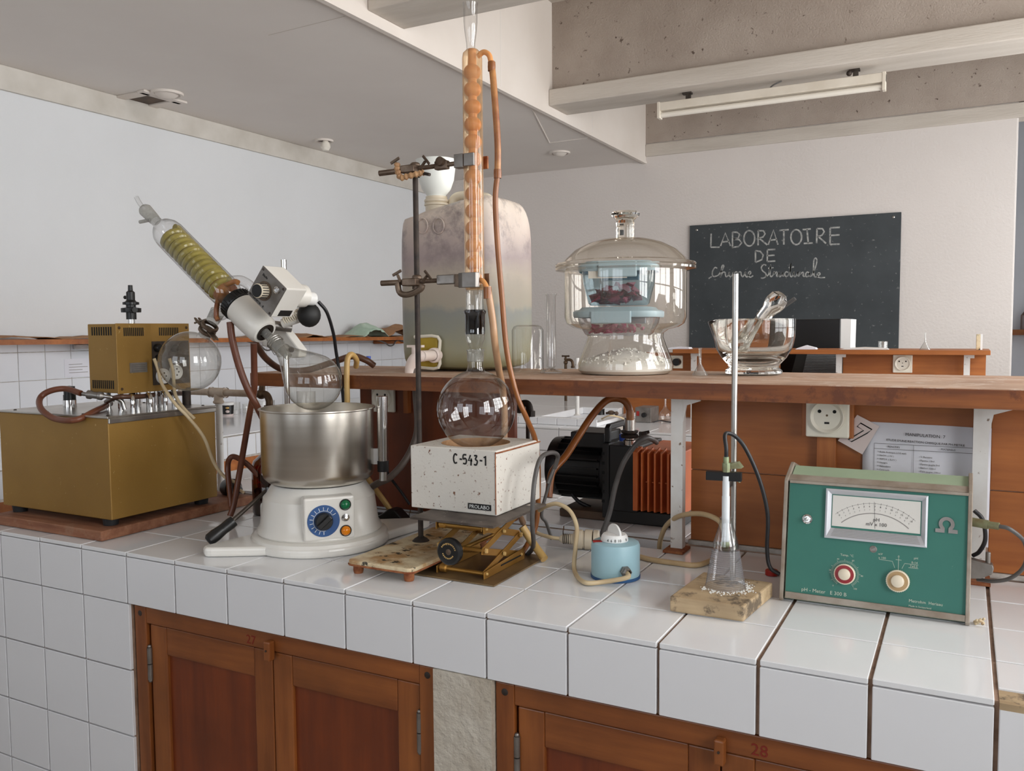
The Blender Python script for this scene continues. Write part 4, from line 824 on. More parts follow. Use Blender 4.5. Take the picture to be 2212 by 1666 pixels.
G().obox((CX + .002, CYY + .0235, .836), (.02, 0, 0), (0, .003, 0), (0, 0, .013)).obj('jaw', 'rust_edge', t, 0, bevel=.001)
cordp = [(RX - .028, RY - .026, .836), (RX - .024, RY - .03, .82), (RX - .016, RY - .03, .806), (RX, RY - .026, .808), (RX + .02, RY - .02, .812), (RX + .03, RY - .012, .815)]
G().tube(cordp, lambda u: .006 + .0012 * math.sin(u * 60), 8, 10).obj('cord', 'chain_tan', t)
G().cyl((RX + .03, RY - .014, .813), (RX + .048, RY - .018, .808), .0035, n=10).obj('screw_tip', 'iron_black', t)

# ---------------------------------------------------------------- lab jack
lj = thing('lab_jack', (1.08, .25, 0), 'gold scissor lab jack with a black hand wheel under the white mantle box', 'lab jack')
G().box((.978, .136, .0004), (1.164, .372, .0032)).obj('bottom_plate', 'jack_base', lj, 0)
G().box((.974, .137, .112), (1.163, .368, .1165)).obj('top_plate', 'jack_plate', lj, 0)
XLs, XRs = 1.022, 1.128
for x, s in ((XLs, -1), (XRs, 1)):
    for z0, z1 in ((.0034, .026), (.086, .1118)):
        hi = z1 if z0 < .05 else z0
        G().prism([(.158, .0034 if z0 < .05 else .1118), (.158, .018 if z0 < .05 else .092), (.33, .028 if z0 < .05 else .1), (.33, .0034 if z0 < .05 else .1118)], (x, 0, 0), (0, 1, 0), (0, 0, 1), (s * .0022, 0, 0)).obj('channel', 'gold_anodised', lj, 0, bevel=.0008)
        G().box((x + s * .0023, .225, .0135 if z0 < .05 else .102), (x + s * .0027, .315, .0165 if z0 < .05 else .105)).obj('slot', 'dark_hole', lj, 0)
    for k, (a, b, c_, d_) in enumerate(((.168, .0125, .315, .056), (.168, .056, .315, .0165), (.168, .060, .315, .103), (.168, .101, .315, .060))):
        v = Vector((0, c_ - a, d_ - b)); n = v.normalized(); w = Vector((0, -n.z, n.y)); xx = x - s * (.003 + .0026 * (k % 2))
        g = G(); P0, P1 = Vector((xx, a, b)), Vector((xx, c_, d_)); g.obox((P0 + P1) / 2, (.0011, 0, 0), v / 2 + n * .005, w * .0068)
        lk = g.obj('link', 'gold_anodised', lj, 0, bevel=.0008)
        for q in (P0, (P0 + P1) / 2, P1): G().lathe([(0, .0052), (.0022, .0048), (.0032, .003), (.0034, 0)], (x, q.y, q.z), (s, 0, 0), 12).obj('rivet', 'hose_yellow', lk)
for y, z in ((.168, .0125), (.168, .101), (.168, .058), (.315, .058)): G().cyl((XLs, y, z), (XRs, y, z), .0042, n=14).lathe([(.008, 0), (.008, .012), (.0042, .014)], (XLs + .004, y, z), (1, 0, 0), 16).obj('cross_rod', 'gold_anodised', lj)
G().cyl((1.078, .13, .058), (1.078, .33, .058), .004).obj('spindle', 'gold_anodised', lj)
wc = Vector((1.078, .118, .063))
wh = G().lathe([(0, -.006), (.012, -.006), (.0225, -.0075), (.0258, -.005), (.0268, 0), (.0258, .006), (.02, .0075), (0, .0075)], wc, (0, 1, 0), 44).obj('hand_wheel', 'black_plastic', lj)
G().lathe([(0, -.0072), (.003, -.0072), (.0055, -.0066), (.006, -.0058)], wc, (0, 1, 0), 20).obj('hub', 'cast_metal', wh)
for rr, n0, a0 in ((.0125, 9, 200), (.0165, 11, 20)):
    for k in range(n0):
        a = math.radians(a0 + k * (140 / n0)); p = wc + Vector((math.cos(a) * rr, -.0068, math.sin(a) * rr)); tn = Vector((-math.sin(a), 0, math.cos(a)))
        G().obox(p, tn * .0011, (0, .0001, 0), Vector((math.cos(a), 0, math.sin(a))) * .0013).obj('engraving', 'hose_yellow', wh, 0)
text('BOY - 10e', .006, wc + Vector((0, -.0062, .013)), (1, 0, 0), (0, 0, 1), 'hose_yellow', wh, 'engraved_word', 'CENTER')
# ---------------------------------------------------------------- heating mantle
hm = thing('heating_mantle', (1.027, .311, .117), 'rust-speckled white metal heating mantle box marked C-543-1', 'heating mantle')
x0, x1, y0, y1, z0, z1 = .9245, 1.1285, .213, .409, .117, .2475; n = 48; g = G()
cc = Vector(((x0 + x1) / 2, (y0 + y1) / 2 - .002, z1)); rr = .0735
sq = []
for i in range(n):
    a = 2 * math.pi * i / n + math.pi / 4; ca, sa = math.cos(a), math.sin(a); q = 1 / max(abs(ca), abs(sa)); sq.append(Vector(((x0 + x1) / 2 + ca * q * (x1 - x0) / 2, (y0 + y1) / 2 + sa * q * (y1 - y0) / 2, z1)))
ci = [cc + Vector((rr * math.cos(2 * math.pi * i / n + math.pi / 4), rr * math.sin(2 * math.pi * i / n + math.pi / 4), 0)) for i in range(n)]
g.v = sq + ci + [Vector((p.x, p.y, z0)) for p in sq]
g.f = [(i, (i + 1) % n, n + (i + 1) % n, n + i) for i in range(n)] + [(2 * n + i, 2 * n + (i + 1) % n, (i + 1) % n, i) for i in range(n)] + [tuple(range(3 * n - 1, 2 * n - 1, -1))]
g.obj('case', 'rust_white', hm, 30, bevel=.002)
G().tube([(x1 - .001, y0 - .0005, z1 - .004), (x1 + .0008, y0 + .02, z1 - .005), (x1 + .0008, y1, z1 - .005)], .0016, 6, 3).obj('rust_seam', 'rust_edge', hm)
G().tube([(x1 - .0015, y0 - .0004, z0 + .003), (x1 - .0015, y0 - .0004, z1 - .003)], .0011, 6, 1).obj('rust_seam', 'rust_edge', hm)
G().lathe([(rr - .0005, .0005), (rr * .96, -.012), (rr * .8, -.034), (rr * .5, -.05), (0, -.056)], cc, n=48).obj('fibre_bowl', 'chain_tan', hm)
DG = {'C': [[(.55, .85), (.3, 1), (.08, .8), (.02, .4), (.2, .05), (.55, .12)]], '-': [[(.1, .5), (.5, .48)]], '5': [[(.6, .98), (.15, .95), (.12, .55), (.45, .6), (.6, .35), (.45, .05), (.08, .08)]],
      '4': [[(.4, 1), (.08, .4), (.65, .42)], [(.5, .65), (.45, -.1)]], '3': [[(.1, .95), (.5, .95), (.3, .6), (.58, .4), (.4, .02), (.05, .05)]], '1': [[(.15, .8), (.42, 1), (.42, 0)]]}
g = G(); xx = 1.030
for ch in 'C-543-1':
    for s_ in DG[ch]: g.ribbon(spline([(xx + p[0] * .0155, .2165 + p[1] * .0195) for p in s_], 5) if ch not in '-14' else [(xx + p[0] * .0155, .2165 + p[1] * .0195) for p in s_], .0034, (0, y0 - .0007, 0), (1, 0, 0), (0, 0, 1), 0)
    xx += .0085 if ch == '-' else .0128
g.obj('painted_code', 'print_black', hm, 0)
pl_ = G().box((1.0635, y0 - .0016, .1265), (1.1165, y0 - .0002, .1385)).obj('name_plate', 'print_black', hm, 0)
text('PROLABO', .0105, (1.09, y0 - .0016, .1288), (1, 0, 0), (0, 0, 1), 'print_white', pl_, 'lettering', 'CENTER')
# cable looped over the mantle's right side
hose('mantle_cable', 'dark grey cable looping over the right side of the white mantle box', [(1.1542, 0.43, 0.1825), (1.1667, 0.42, 0.2121), (1.169, 0.38, 0.2246), (1.1839, 0.3, 0.2247), (1.1858, 0.27, 0.1916), (1.1878, 0.255, 0.1476), (1.1789, 0.27, 0.0922), (1.1508, 0.33, 0.0326), (1.115, 0.37, -0.0009)], .0048, 'cable_grey', 'cable')
hose('mantle_cable', 'thin dark cable running behind the white mantle box down to the bench', [(1.1372, 0.43, 0.1474), (1.1437, 0.45, 0.1808), (1.1251, 0.46, 0.1363), (1.1123, 0.45, 0.0742), (1.1189, 0.46, 0.0518), (1.1277, 0.47, 0.0136)], .0038, 'cable_grey', 'cable')

# ---------------------------------------------------------------- reflux set: flask, adapter, condenser
fl = thing('round_bottom_flask', (CX, CYY, .232), 'clear round-bottomed glass flask sitting in the white mantle', 'flask')
R = .0835; fz = .3175; prof = [(R * math.sin(math.radians(a)), fz - R * math.cos(math.radians(a))) for a in range(0, 166, 5)]
G().lathe([(0.0, prof[0][1])] + prof[1:] + [(.019, .400), (.0162, .408), (.016, .419)], (CX, CYY, 0), n=56).obj('bulb', 'glass_clear', fl)
G().lathe([(.0162, .419), (.0178, .421), (.0178, .440), (.0195, .4425), (.0195, .4445), (.0175, .445)], (CX, CYY, 0), n=36).obj('ground_neck', 'glass_frost', fl)
ad = thing('glass_adapter', (CX, CYY, .44), 'clear glass reduction adapter with a smoky ground joint above the flask', 'adapter')
G().lathe([(.0135, .443), (.0125, .447), (.0145, .452), (.0195, .466), (.0205, .478)], (CX, CYY, 0), n=36).obj('cone', 'glass_clear', ad)
G().lathe([(.0208, .477), (.0212, .484), (.0212, .518), (.0235, .522), (.0238, .526), (.0215, .5285)], (CX, CYY, 0), n=36).obj('ground_socket', 'glass_smoke', ad)
G().lathe([(.0206, .484), (.0206, .516)], (CX, CYY, 0), n=36).obj('joint_sleeve', 'glass_smoke', ad)
co = thing('bulb_condenser', (CX, CYY, .53), 'tall bulb condenser stained orange standing over the flask', 'condenser')
G().lathe([(.0185, .505), (.0185, .566), (.0198, .571)], (CX, CYY, 0), n=36).obj('lower_tube', 'glass_clear', co)
G().lathe([(.0185, .570), (.0205, .574), (.0208, .585), (.0208, 1.045), (.019, 1.056), (.012, 1.063), (.0098, 1.064)], (CX, CYY, 0), n=40).obj('jacket', 'glass_orange', co)
bp = [(.007, .578)]
for k in range(13):
    zc = .592 + k * .0355; bp += [(.0155 * math.sin(math.radians(a)) + .0025, zc - .0155 * math.cos(math.radians(a))) for a in range(25, 156, 13)]
bp += [(.0085, 1.05), (.0088, 1.064)]
mat('stain_orange', (224, 162, 102), .4, col2=(208, 136, 74), vs=12); MATS['stain_orange'].node_tree.nodes['Principled BSDF'].inputs['Subsurface Weight'].default_value = .15
G().lathe(bp, (CX, CYY, 0), n=28).obj('bulb_tube', 'stain_orange', co)
G().lathe([(.0088, 1.064), (.009, 1.075), (.0125, 1.10), (.0142, 1.12), (.0142, 1.15), (.0158, 1.156), (.0158, 1.158), (.0145, 1.159)], (CX - .003, CYY, 0), n=32).obj('top_cone', 'glass_clear', co)
G().tube([(CX + .014, CYY, 1.048), (CX + .028, CYY - .001, 1.054), (CX + .041, CYY - .002, 1.046), (CX + .046, CYY - .002, 1.03)], .0055, 14, 6).obj('side_arm', 'stain_orange', co)
G().tube([(CX + .016, CYY - .01, .590), (CX + .03, CYY - .016, .586), (CX + .04, CYY - .018, .572), (CX + .041, CYY - .018, .562)], .0055, 14, 6).obj('side_arm', 'stain_orange', co)
# its hoses
mat('hose_stained', (128, 70, 40), .3, col2=(180, 126, 74), vs=14, lo=.4, hi=.62)
t = thing('outlet_hose', (CX + .1, CYY, .25), 'stained brown hose running down from the top arm of the orange condenser', 'hose')
ox = CX + .046
G().tube([(ox, CYY - .002, 1.032), (ox + .004, CYY - .002, 1.0), (ox + .0095, CYY - .002, .93), (ox + .0135, CYY - .002, .86), (ox + .0125, CYY - .002, .80)], .0068, 14, 8).obj('upper_length', 'hose_stained', t)
for z in (1.022, .805): G().lathe([(.0078, -.009), (.0082, 0), (.0078, .009)], (ox + (.001 if z > 1 else .0125), CYY - .002, z), n=18).obj('cuff', 'hose_orange', t)
G().tube([(ox + .0125, CYY - .002, .805), (1.0786, 0.31, 0.7549), (1.0821, 0.31, 0.6696), (1.0891, 0.315, 0.5554), (1.0973, 0.32, 0.4401), (1.1131, 0.33, 0.3528), (1.1275, 0.35, 0.2979), (1.1231, 0.4, 0.2425), (1.1097, 0.44, 0.1592), (1.1056, 0.44, 0.065), (1.1015, 0.42, 0.0271), (1.111, 0.356, 0.007)], .0058, 12, 8).obj('lower_length', 'hose_orange', t)
t = thing('inlet_hose', (CX + .05, CYY, .25), 'tan translucent hose hanging from the lower arm of the condenser behind the flask', 'hose')
G().tube([(CX + .041, CYY - .018, .575), (1.0749, 0.3, 0.5076), (1.0744, 0.31, 0.4596), (1.0563, 0.36, 0.399), (1.0324, 0.42, 0.3545), (1.0203, 0.45, 0.289), (1.0194, 0.45, 0.2042), (1.0253, 0.46, 0.1177), (0.9848, 0.6074, 0.008)], .0075, 14, 8).obj('length', 'hose_amber', t)
G().lathe([(.0085, -.012), (.0088, 0), (.0085, .012)], (CX + .041, CYY - .018, .562), n=18).obj('cuff', 'hose_orange', t)
# hose ends and brown rod behind the jack
hose('hose_stub', 'amber hose piece leaning on the bench behind the gold jack', [(1.1198, 0.34, 0.0687), (1.1412, 0.345, 0.036), (1.1779, 0.327, 0.009)], .0085, 'hose_yellow', smooth=6)
# white tap hose of the carboy
hose('drain_hose', 'pale translucent drain hose falling from the white tap of the jerrycan', [(0.6759, 0.6, 0.3845), (0.6898, 0.58, 0.3234), (0.7144, 0.55, 0.2435), (0.7145, 0.53, 0.1985), (0.7048, 0.5, 0.155), (0.6833, 0.47, 0.1207), (0.6596, 0.45, 0.107), (0.6234, 0.45, 0.0866)], .0085, 'hose_grey')
# ---------------------------------------------------------------- heating bath of the evaporator
HC = Vector((.634, .264, 0)); V3 = Vector
def polar(r, a, z): return HC + V3((r * math.cos(a), r * math.sin(a), z))
ev = thing('rotary_evaporator', (.5, .35, 0), 'white rotary evaporator with a slanted glass condenser and motor head', 'rotary evaporator')
# splayed foot: round plate with two tapering arms
out = []; tips = (V3((.492, .05, 0)), V3((.775, .50, 0)), ); R0 = .158
A1 = math.atan2(tips[0].y - HC.y, tips[0].x - HC.x); A2 = math.atan2(tips[1].y - HC.y, tips[1].x - HC.x)
def armpts(tip, a):
    d = (tip - HC).normalized(); s = V3((-d.y, d.x, 0)); return [tip + s * -.02 - d * .012, tip + s * -.012, tip + s * .012, tip + s * .02 - d * .012]
k0 = math.degrees(A2); seq = []
for k in range(0, 360, 6):
    a = math.radians(k0 + k); rel1 = (a - A2 + math.pi) % (2 * math.pi) - math.pi; rel2 = (a - A1 + math.pi) % (2 * math.pi) - math.pi
    if abs(rel1) < .42:
        if rel1 == 0 or abs(rel1) < .05: seq += armpts(tips[1], A2)
        continue
    if abs(rel2) < .42:
        if abs(rel2) < .053 and (not seq or (seq[-1] - tips[0]).length > .06): seq += armpts(tips[0], A1)
        continue
    seq.append(polar(R0, a, 0))
G().prism([(p.x, p.y) for p in seq], (0, 0, .0006), (1, 0, 0), (0, 1, 0), (0, 0, .021)).obj('foot', 'white_enamel', ev, 0, bevel=.007, seg=3)
G().lathe([(.155, .02), (.152, .027), (.14, .031), (0, .031)], HC, n=56).obj('turntable', 'white_enamel', ev)
hb = thing('heating_bath', HC + V3((0, 0, .031)), 'steel pot heating bath on a round white base with a blue dial', 'heating bath')
G().lathe([(0, .0315), (.139, .0315), (.141, .035), (.1385, .042), (.1335, .05), (.129, .085), (.1255, .112), (.1195, .118), (.107, .138), (.104, .142), (0, .142)], HC, n=64).obj('housing', 'white_enamel', hb)
G().lathe([(0, .1425), (.098, .1425), (.112, .146), (.1225, .156), (.127, .17), (.1275, .308), (.131, .31), (.131, .3125), (.1255, .3125), (.1255, .172), (.12, .16), (.1, .152), (0, .151)], HC, n=72).obj('pot', 'steel_brushed', hb)
NA = math.radians(-41); nn = V3((math.cos(NA), math.sin(NA), 0)); uu = V3((-nn.y, nn.x, 0)) ; zz = V3((0, 0, 1))
pc = HC + nn * .139 + zz * .083
pn = G().obox(pc - nn * .018, uu * .0545, zz * .047, nn * .02).obj('control_panel', 'white_enamel', hb, 0, bevel=.005, seg=3)
fp = pc + nn * .0022
G().lathe([(0, 0), (.0345, 0), (.0345, .0012), (0, .0012)], fp - uu * .013 - zz * .004, nn, 44).obj('dial', 'blue_dial', pn)
dc = fp - uu * .013 - zz * .004 + nn * .0013
for k in range(13):
    a = math.radians(30 + k * 20); p = dc + (uu * math.cos(a) + zz * math.sin(a)) * .0265; rd = (uu * math.cos(a) + zz * math.sin(a)); G().obox(p, rd * .0035, rd.cross(nn) * .0006, nn * .0001).obj('dial_mark', 'print_white', pn, 0)
G().tube([dc + (uu * math.cos(math.radians(a)) + zz * math.sin(math.radians(a))) * .022 for a in range(30, 281, 10)], .0005, 5, 1).obj('dial_scale', 'print_white', pn)
kn = G().lathe([(0, 0), (.0195, 0), (.0195, .006), (.017, .012), (0, .012)], dc, nn, 32).obj('dial_knob', 'black_plastic', pn)
kd = (uu * .75 + zz * .66).normalized(); G().obox(dc + nn * .013, kd * .0175, kd.cross(nn) * .0055, nn * .008).obj('knob_grip', 'black_plastic', kn, 0, bevel=.002)
for dz, m in ((.028, 'lamp_green'), (-.029, 'lamp_amber')):
    p = fp + uu * .034 + zz * dz; G().lathe([(.0125, 0), (.0125, .002), (.011, .003)], p, nn, 24).obj('lamp_bezel', 'black_plastic', pn); G().lathe([(.0105, .002), (.009, .006), (.005, .009), (0, .0098)], p, nn, 24).obj('pilot_lamp', m, pn)
p = fp + uu * .034; G().lathe([(0, 0), (.008, 0), (.008, .003), (.005, .004), (0, .004)], p, nn, 20).cyl(p, p + nn * .01 + zz * .002, .0024, n=10).obj('toggle_switch', 'chrome', pn)
rt = V3((.884, .467, 0)); tb = HC + rt * .148
for nm, a, b, r, m in (('chrome_tube', .186, .336, .0125, 'chrome'), ('knurled_nut', .163, .188, .0132, 'black_matte'), ('threaded_end', .142, .164, .009, 'steel')): G().cyl(tb + zz * a, tb + zz * b, r).obj(nm, m, hb)
G().obox(HC + rt * .131 + zz * .198, rt * .012, rt.cross(zz) * .004, zz * .018).obj('tube_bracket', 'post_white', hb, 0)
# lever with black grip
lv = G().cyl((.522, .21, .118), (.487, .13, .0555), .0048).obj('lever', 'steel_dark', ev)
gd = (V3((.463, .088, .022)) - V3((.492, .14, .061))).normalized()
G().lathe([(0, 0), (.0125, .001), (.0135, .012), (.0125, .03), (.0128, .033), (.0145, .05), (.014, .066), (.009, .0715), (0, .0725)], (.492, .14, .061), gd, 28).obj('lever_grip', 'black_plastic', lv)
# column, carriage
G().cyl((.40, .42, .001), (.40, .42, .668), .0075).obj('column', 'chrome', ev)
G().box((.35, .36, .001), (.47, .48, .05)).obj('column_foot', 'white_enamel', ev, 0, bevel=.01)
y0 = .27; ax = V3((.784, 0, -.621)).normalized(); nx = V3((.621, 0, .784)).normalized(); yy = V3((0, 1, 0)); P0 = V3((.39, y0, .551))
def on(s, n=0, y=0): return P0 + ax * s + nx * n + yy * y
G().prism([(.375, .505), (.43, .505), (.452, .49), (.5, .44), (.495, .422), (.47, .42), (.44, .435), (.375, .45)], (0, .36, 0), (1, 0, 0), (0, 0, 1), (0, .03, 0)).obj('carriage', 'white_enamel', ev, 0, bevel=.004)
G().lathe([(.007, 0), (.007, .005), (.0, .005)], (.475, .3605, .441), (0, -1, 0), 18).lathe([(0, .0045), (.004, .0055)], (.475, .3605, .441), (0, -1, 0), 6).obj('bolt', 'steel_dark', ev)
# drive housing and head
G().lathe([(.0, .006), (.031, .006), (.038, .012), (.039, .03), (.0385, .062), (.036, .098), (.03, .108), (.024, .109)], P0, ax, 44).obj('drive_housing', 'white_enamel', ev)
rg = [(.033, -.014), (.039, -.013), (.04, -.01), (.04, .006), (.0385, .009), (.03, .01)]
rb = G().lathe(rg, P0, ax, 44).obj('union_nut', 'black_plastic', ev)
for k in range(30):
    a = 2 * math.pi * k / 30; rd = nx * math.cos(a) + yy * math.sin(a); G().obox(on(-.002) + rd * .0402, ax * .0085, ax.cross(rd) * .0016, rd * .0012).obj('knurl', 'black_plastic', rb, 0)
G().lathe([(.0225, .1095), (.014, .1095), (.0135, .102)], P0, ax, 32).obj('shaft_seal', 'steel_dark', ev)
bc = V3((.541, .245, .577))
b1, b3 = V3((.78, 0, -.626)), V3((.626, 0, .78))
G().obox(bc, b1 * .044, yy * .034, b3 * .0405).obj('motor_head', 'white_enamel', ev, 0, bevel=.003)
fpl = G().obox(bc - yy * .0345, b1 * .0435, yy * .0012, b3 * .040).obj('face_plate', 'alu_grey', ev, 0, bevel=.001)
for i, j in ((-1, -1), (-1, 1), (1, -1), (1, 1)): G().lathe([(0, .002), (.0024, .0015), (.003, 0)], bc - yy * .0357 + b1 * (.037 * i) + b3 * (.034 * j), (0, -1, 0), 12).obj('screw', 'steel_dark', fpl)
kc = bc - yy * .0358 - b1 * .006 - b3 * .004
G().lathe([(0, .0), (.0225, 0), (.0225, .0008), (0, .0008)], kc, (0, -1, 0), 36).obj('worn_disc', 'cast_metal', fpl)
G().lathe([(.017, 0.0008), (.0165, .021), (.0145, .0225)], kc, (0, -1, 0), 32).obj('speed_knob', 'knob_cream', fpl)
for k in range(18):
    a = 2 * math.pi * k / 18; rd = V3((math.cos(a), 0, math.sin(a))); G().obox(kc + rd * .0167 - yy * .011, yy * .009, rd.cross(yy) * .0009, rd * .0009).obj('knob_rib', 'print_black', fpl, 0)
G().lathe([(0, .0235), (.0145, .0235), (.0148, .0215)], kc, (0, -1, 0), 32).obj('knob_cap', 'black_plastic', fpl)
pl2 = bc - yy * .0358 + b1 * .024 + b3 * .021
G().lathe([(.0085, 0), (.0085, .003), (.006, .004), (.005, .002), (0, .002)], pl2, (0, -1, 0), 24).obj('socket_ring', 'chrome', fpl)
text('ROTAVAPOR - R', .0075, bc - yy * .0359 - b1 * .041 - b3 * .037, b1, b3, 'print_black', fpl, 'lettering')
text('Büchi', .008, bc - yy * .0359 - b1 * .032 + b3 * .022, b1, b3, 'print_black', fpl, 'lettering')
G().obox(bc + b1 * .0443 + b3 * -.028 - yy * -.004, b1 * .0004, yy * .02, b3 * .008).obj('rating_plate', 'print_black', ev, 0)
G().cyl(bc + yy * .03 + b1 * .01, bc + yy * .075 + b1 * .012, .03, .027, 36).obj('motor_end', 'white_enamel', ev)
G().cyl(bc + yy * .072 + b1 * .02, bc + yy * .1 + b1 * .022, .017, .016, 28).obj('cap', 'white_plastic', ev)
kb = V3((.541, .35, .525))
G().ball(kb, .027, 20, (1, 1.1, 1.1)).obj('clamp_knob', 'black_matte', ev); 
G().cyl(V3((.475, .33, .505)), kb - V3((.014, 0, .002)), .0115).obj('clamp_spindle', 'white_enamel', ev)
for k in range(9): G().lathe([(.0125, 0), (.0145, .002), (.0125, .004)], V3((.482, .333, .512)) + V3((.0052 * k, .0012 * k, .0022 * k)), (1, .2, .4), 16).obj('thread', 'knob_cream', ev)
G().cyl((.43, .30, .505), (.475, .36, .495), .012).obj('swivel', 'alu_grey', ev)
# evaporating flask with its vapour tube
G().lathe([(.0105, .10), (.0105, .17), (.009, .2)], P0, ax, 24).obj('vapour_tube', 'glass_frost', ev)
ef = G().lathe([(.0165, .138), (.0178, .142), (.0175, .172), (.0195, .178)], P0, ax, 32).obj('flask_neck', 'glass_frost', ev)
bs = .292; RB = .0655
pr_f = [(.0175, .173), (.0205, .183), (.027, .2), (.038, .222), (.0495, .243), (.0585, .262)] + [(RB * math.sin(math.radians(a)), bs - RB * math.cos(math.radians(a)) ) for a in (75, 90, 105, 120, 135, 150, 165, 175)] + [(0, bs + RB)]
G().lathe(pr_f, P0, ax, 56).obj('evaporating_flask', 'glass_used', ev)
for s in (.142, .148, .154): G().tube([on(s) + (nx * math.cos(a * .3307) + yy * math.sin(a * .3307)) * .0186 for a in range(19)], .0009, 6, 1, True).obj('wire_clip', 'steel', ev)
G().tube([on(.142, .018), on(.15, .021), on(.165, .0205), on(.16, -.0), on(.165, -.0225), on(.15, -.021), on(.142, -.018)], .0009, 6, 5).obj('wire_clip', 'steel', ev)
# glass condenser with green coil
cn = G().lathe([(.012, -.006), (.02, -.016), (.032, -.03), (.0375, -.045), (.039, -.07), (.039, -.285), (.037, -.302), (.03, -.318), (.019, -.328), (.0145, -.335), (.0135, -.352)], P0, ax, 56).obj('condenser', 'glass_clear', ev)
G().lathe([(.0135, -.35), (.015, -.362), (.0165, -.385), (.0175, -.398), (.014, -.405), (.006, -.408)], P0, ax, 28).obj('ground_joint', 'glass_frost', cn)
G().tube([on(-.404), on(-.425, .002), on(-.44, .006), on(-.446, .008)], .0058, 12, 4).obj('vent_tube', 'glass_clear', cn)
G().tube([on(-.37, -.01), on(-.385, -.024), on(-.398, -.036)], .0045, 12, 4).obj('side_tube', 'glass_frost', cn)
mat('coil_olive', (162, 148, 70), .15, col2=(136, 122, 52), vs=14)
coil = []; turns = 12
for k in range(turns * 18 + 1):
    a = 2 * math.pi * k / 18; coil.append(on(-.285 + .225 * k / (turns * 18), math.cos(a) * .0265, math.sin(a) * .0265))
G().tube(coil, .009, 10, 1).obj('cooling_coil', 'coil_olive', cn)
G().lathe([(0, -.284), (.017, -.284), (.017, -.062), (0, -.062)], P0, ax, 24).obj('coil_core', 'tap_patch', cn)
G().lathe([(0, -.075), (.0285, -.075), (.0295, -.055), (.0285, -.042), (.015, -.036), (0, -.036)], P0, ax, 28).obj('coil_dregs', 'hose_stained', cn)
for sgn in (1, -1): G().tube([on(-.05, .02 * sgn, -.012), on(-.035, .036 * sgn, -.02), on(-.022, .052 * sgn, -.022), on(-.012, .056 * sgn, -.022)], .0062, 12, 5).obj('water_nozzle', 'hose_stained', cn)
G().lathe([(.009, -.03), (.011, -.02), (.0125, .0), (.0125, .01)], P0, ax, 20).obj('inner_tube', 'glass_frost', cn)
G().tube([on(-.055, .03, .0), on(-.03, .05, .005), on(-.0, .055, .01), on(.01, .045, .01)], .012, 16, 6).obj('upper_branch', 'glass_clear', cn)
# receiving flask hanging from the condenser branch
rc = V3((.2205, y0, .4125)); jn = V3((.305, y0, .514)); dv = (jn - rc).normalized()
G().tube([on(-.035, -.02), on(-.028, -.045), jn + dv * .018, jn], lambda u: .018 - .003 * u, 20, 6, caps=False).obj('branch', 'glass_clear', cn)
RR = .0755; L = (jn - rc).length
G().lathe([(RR * math.sin(math.radians(a)), -RR * math.cos(math.radians(a))) for a in range(0, 166, 6)] + [(.0165, RR * .99), (.015, RR + .012), (.015, RR + .03)], rc, dv, 56).obj('receiving_flask', 'glass_used', ev)
G().lathe([(.0155, RR + .008), (.0158, RR + .03)], rc, dv, 28).obj('receiver_neck', 'glass_frost', ev)
G().lathe([(.0162, 0), (.0172, .016), (.018, .03)], jn - dv * .002, dv, 28).obj('branch_socket', 'glass_frost', cn)
cp = rc + dv * (RR + .024)
jc = G().lathe([(.0165, -.006), (.0215, -.004), (.022, .0), (.0215, .003), (.0165, .005)], cp, dv, 24).lathe([(.0165, .009), (.0215, .011), (.022, .015), (.0215, .018), (.0165, .02)], cp, dv, 24).obj('joint_clamp', 'cast_metal', ev)
sx = dv.cross(yy).normalized()
for s, yv in ((-1, 0), (1, 0), (1, -.012), (-1, -.01)):
    G().obox(cp + dv * .006 + sx * (.026 * s) + yy * yv, sx * .013, yy * .004, dv * .0018 + sx * .004).obj('clamp_wing', 'cast_metal', jc, 0, bevel=.001)
G().cyl(cp + sx * .03 - yy * .018, cp + sx * .03 + yy * .012 + dv * .012, .0025, n=8).obj('clamp_screw', 'steel', jc)
# evaporator cable and hoses
hose('motor_cable', 'black cable curving down from the evaporator motor to the shelf', [(0.5625, 0.36, 0.5566), (0.5706, 0.38, 0.5312), (0.5561, 0.42, 0.4805), (0.5389, 0.45, 0.4337), (0.5371, 0.46, 0.3982), (0.5446, 0.462, 0.3512), (0.5464, 0.47, 0.2679)], .0042, 'cable_black', 'cable')
hose('water_hose', 'thick brown rubber hose dropping from the evaporator collar behind the steel pot', [(0.3833, 0.25, 0.5093), (0.3891, 0.25, 0.4661), (0.3976, 0.26, 0.4047), (0.414, 0.27, 0.3486), (0.4242, 0.29, 0.3025), (0.4053, 0.33, 0.2638), (0.3517, 0.4, 0.2063)], .0085, 'hose_brown')
hose('water_hose', 'long brown hose falling from the evaporator nut to the bench beside the gold tank', [(0.4081, 0.3, 0.4574), (0.3977, 0.31, 0.4026), (0.3857, 0.32, 0.3447), (0.3496, 0.34, 0.2839), (0.3071, 0.36, 0.1967), (0.2843, 0.36, 0.1108), (0.2841, 0.34, 0.0417), (0.2802, 0.33, 0.0131)], .0078, 'hose_brown')
hose('water_hose', 'dark brown hose arching from the evaporator over the shelf end', [(0.3749, 0.34, 0.4566), (0.3513, 0.4, 0.4162), (0.3496, 0.46, 0.386), (0.3935, 0.5, 0.3824), (0.4468, 0.54, 0.4011), (0.5011, 0.56, 0.4182), (0.5314, 0.58, 0.4079), (0.5434, 0.6, 0.3924)], .0085, 'hose_dark')
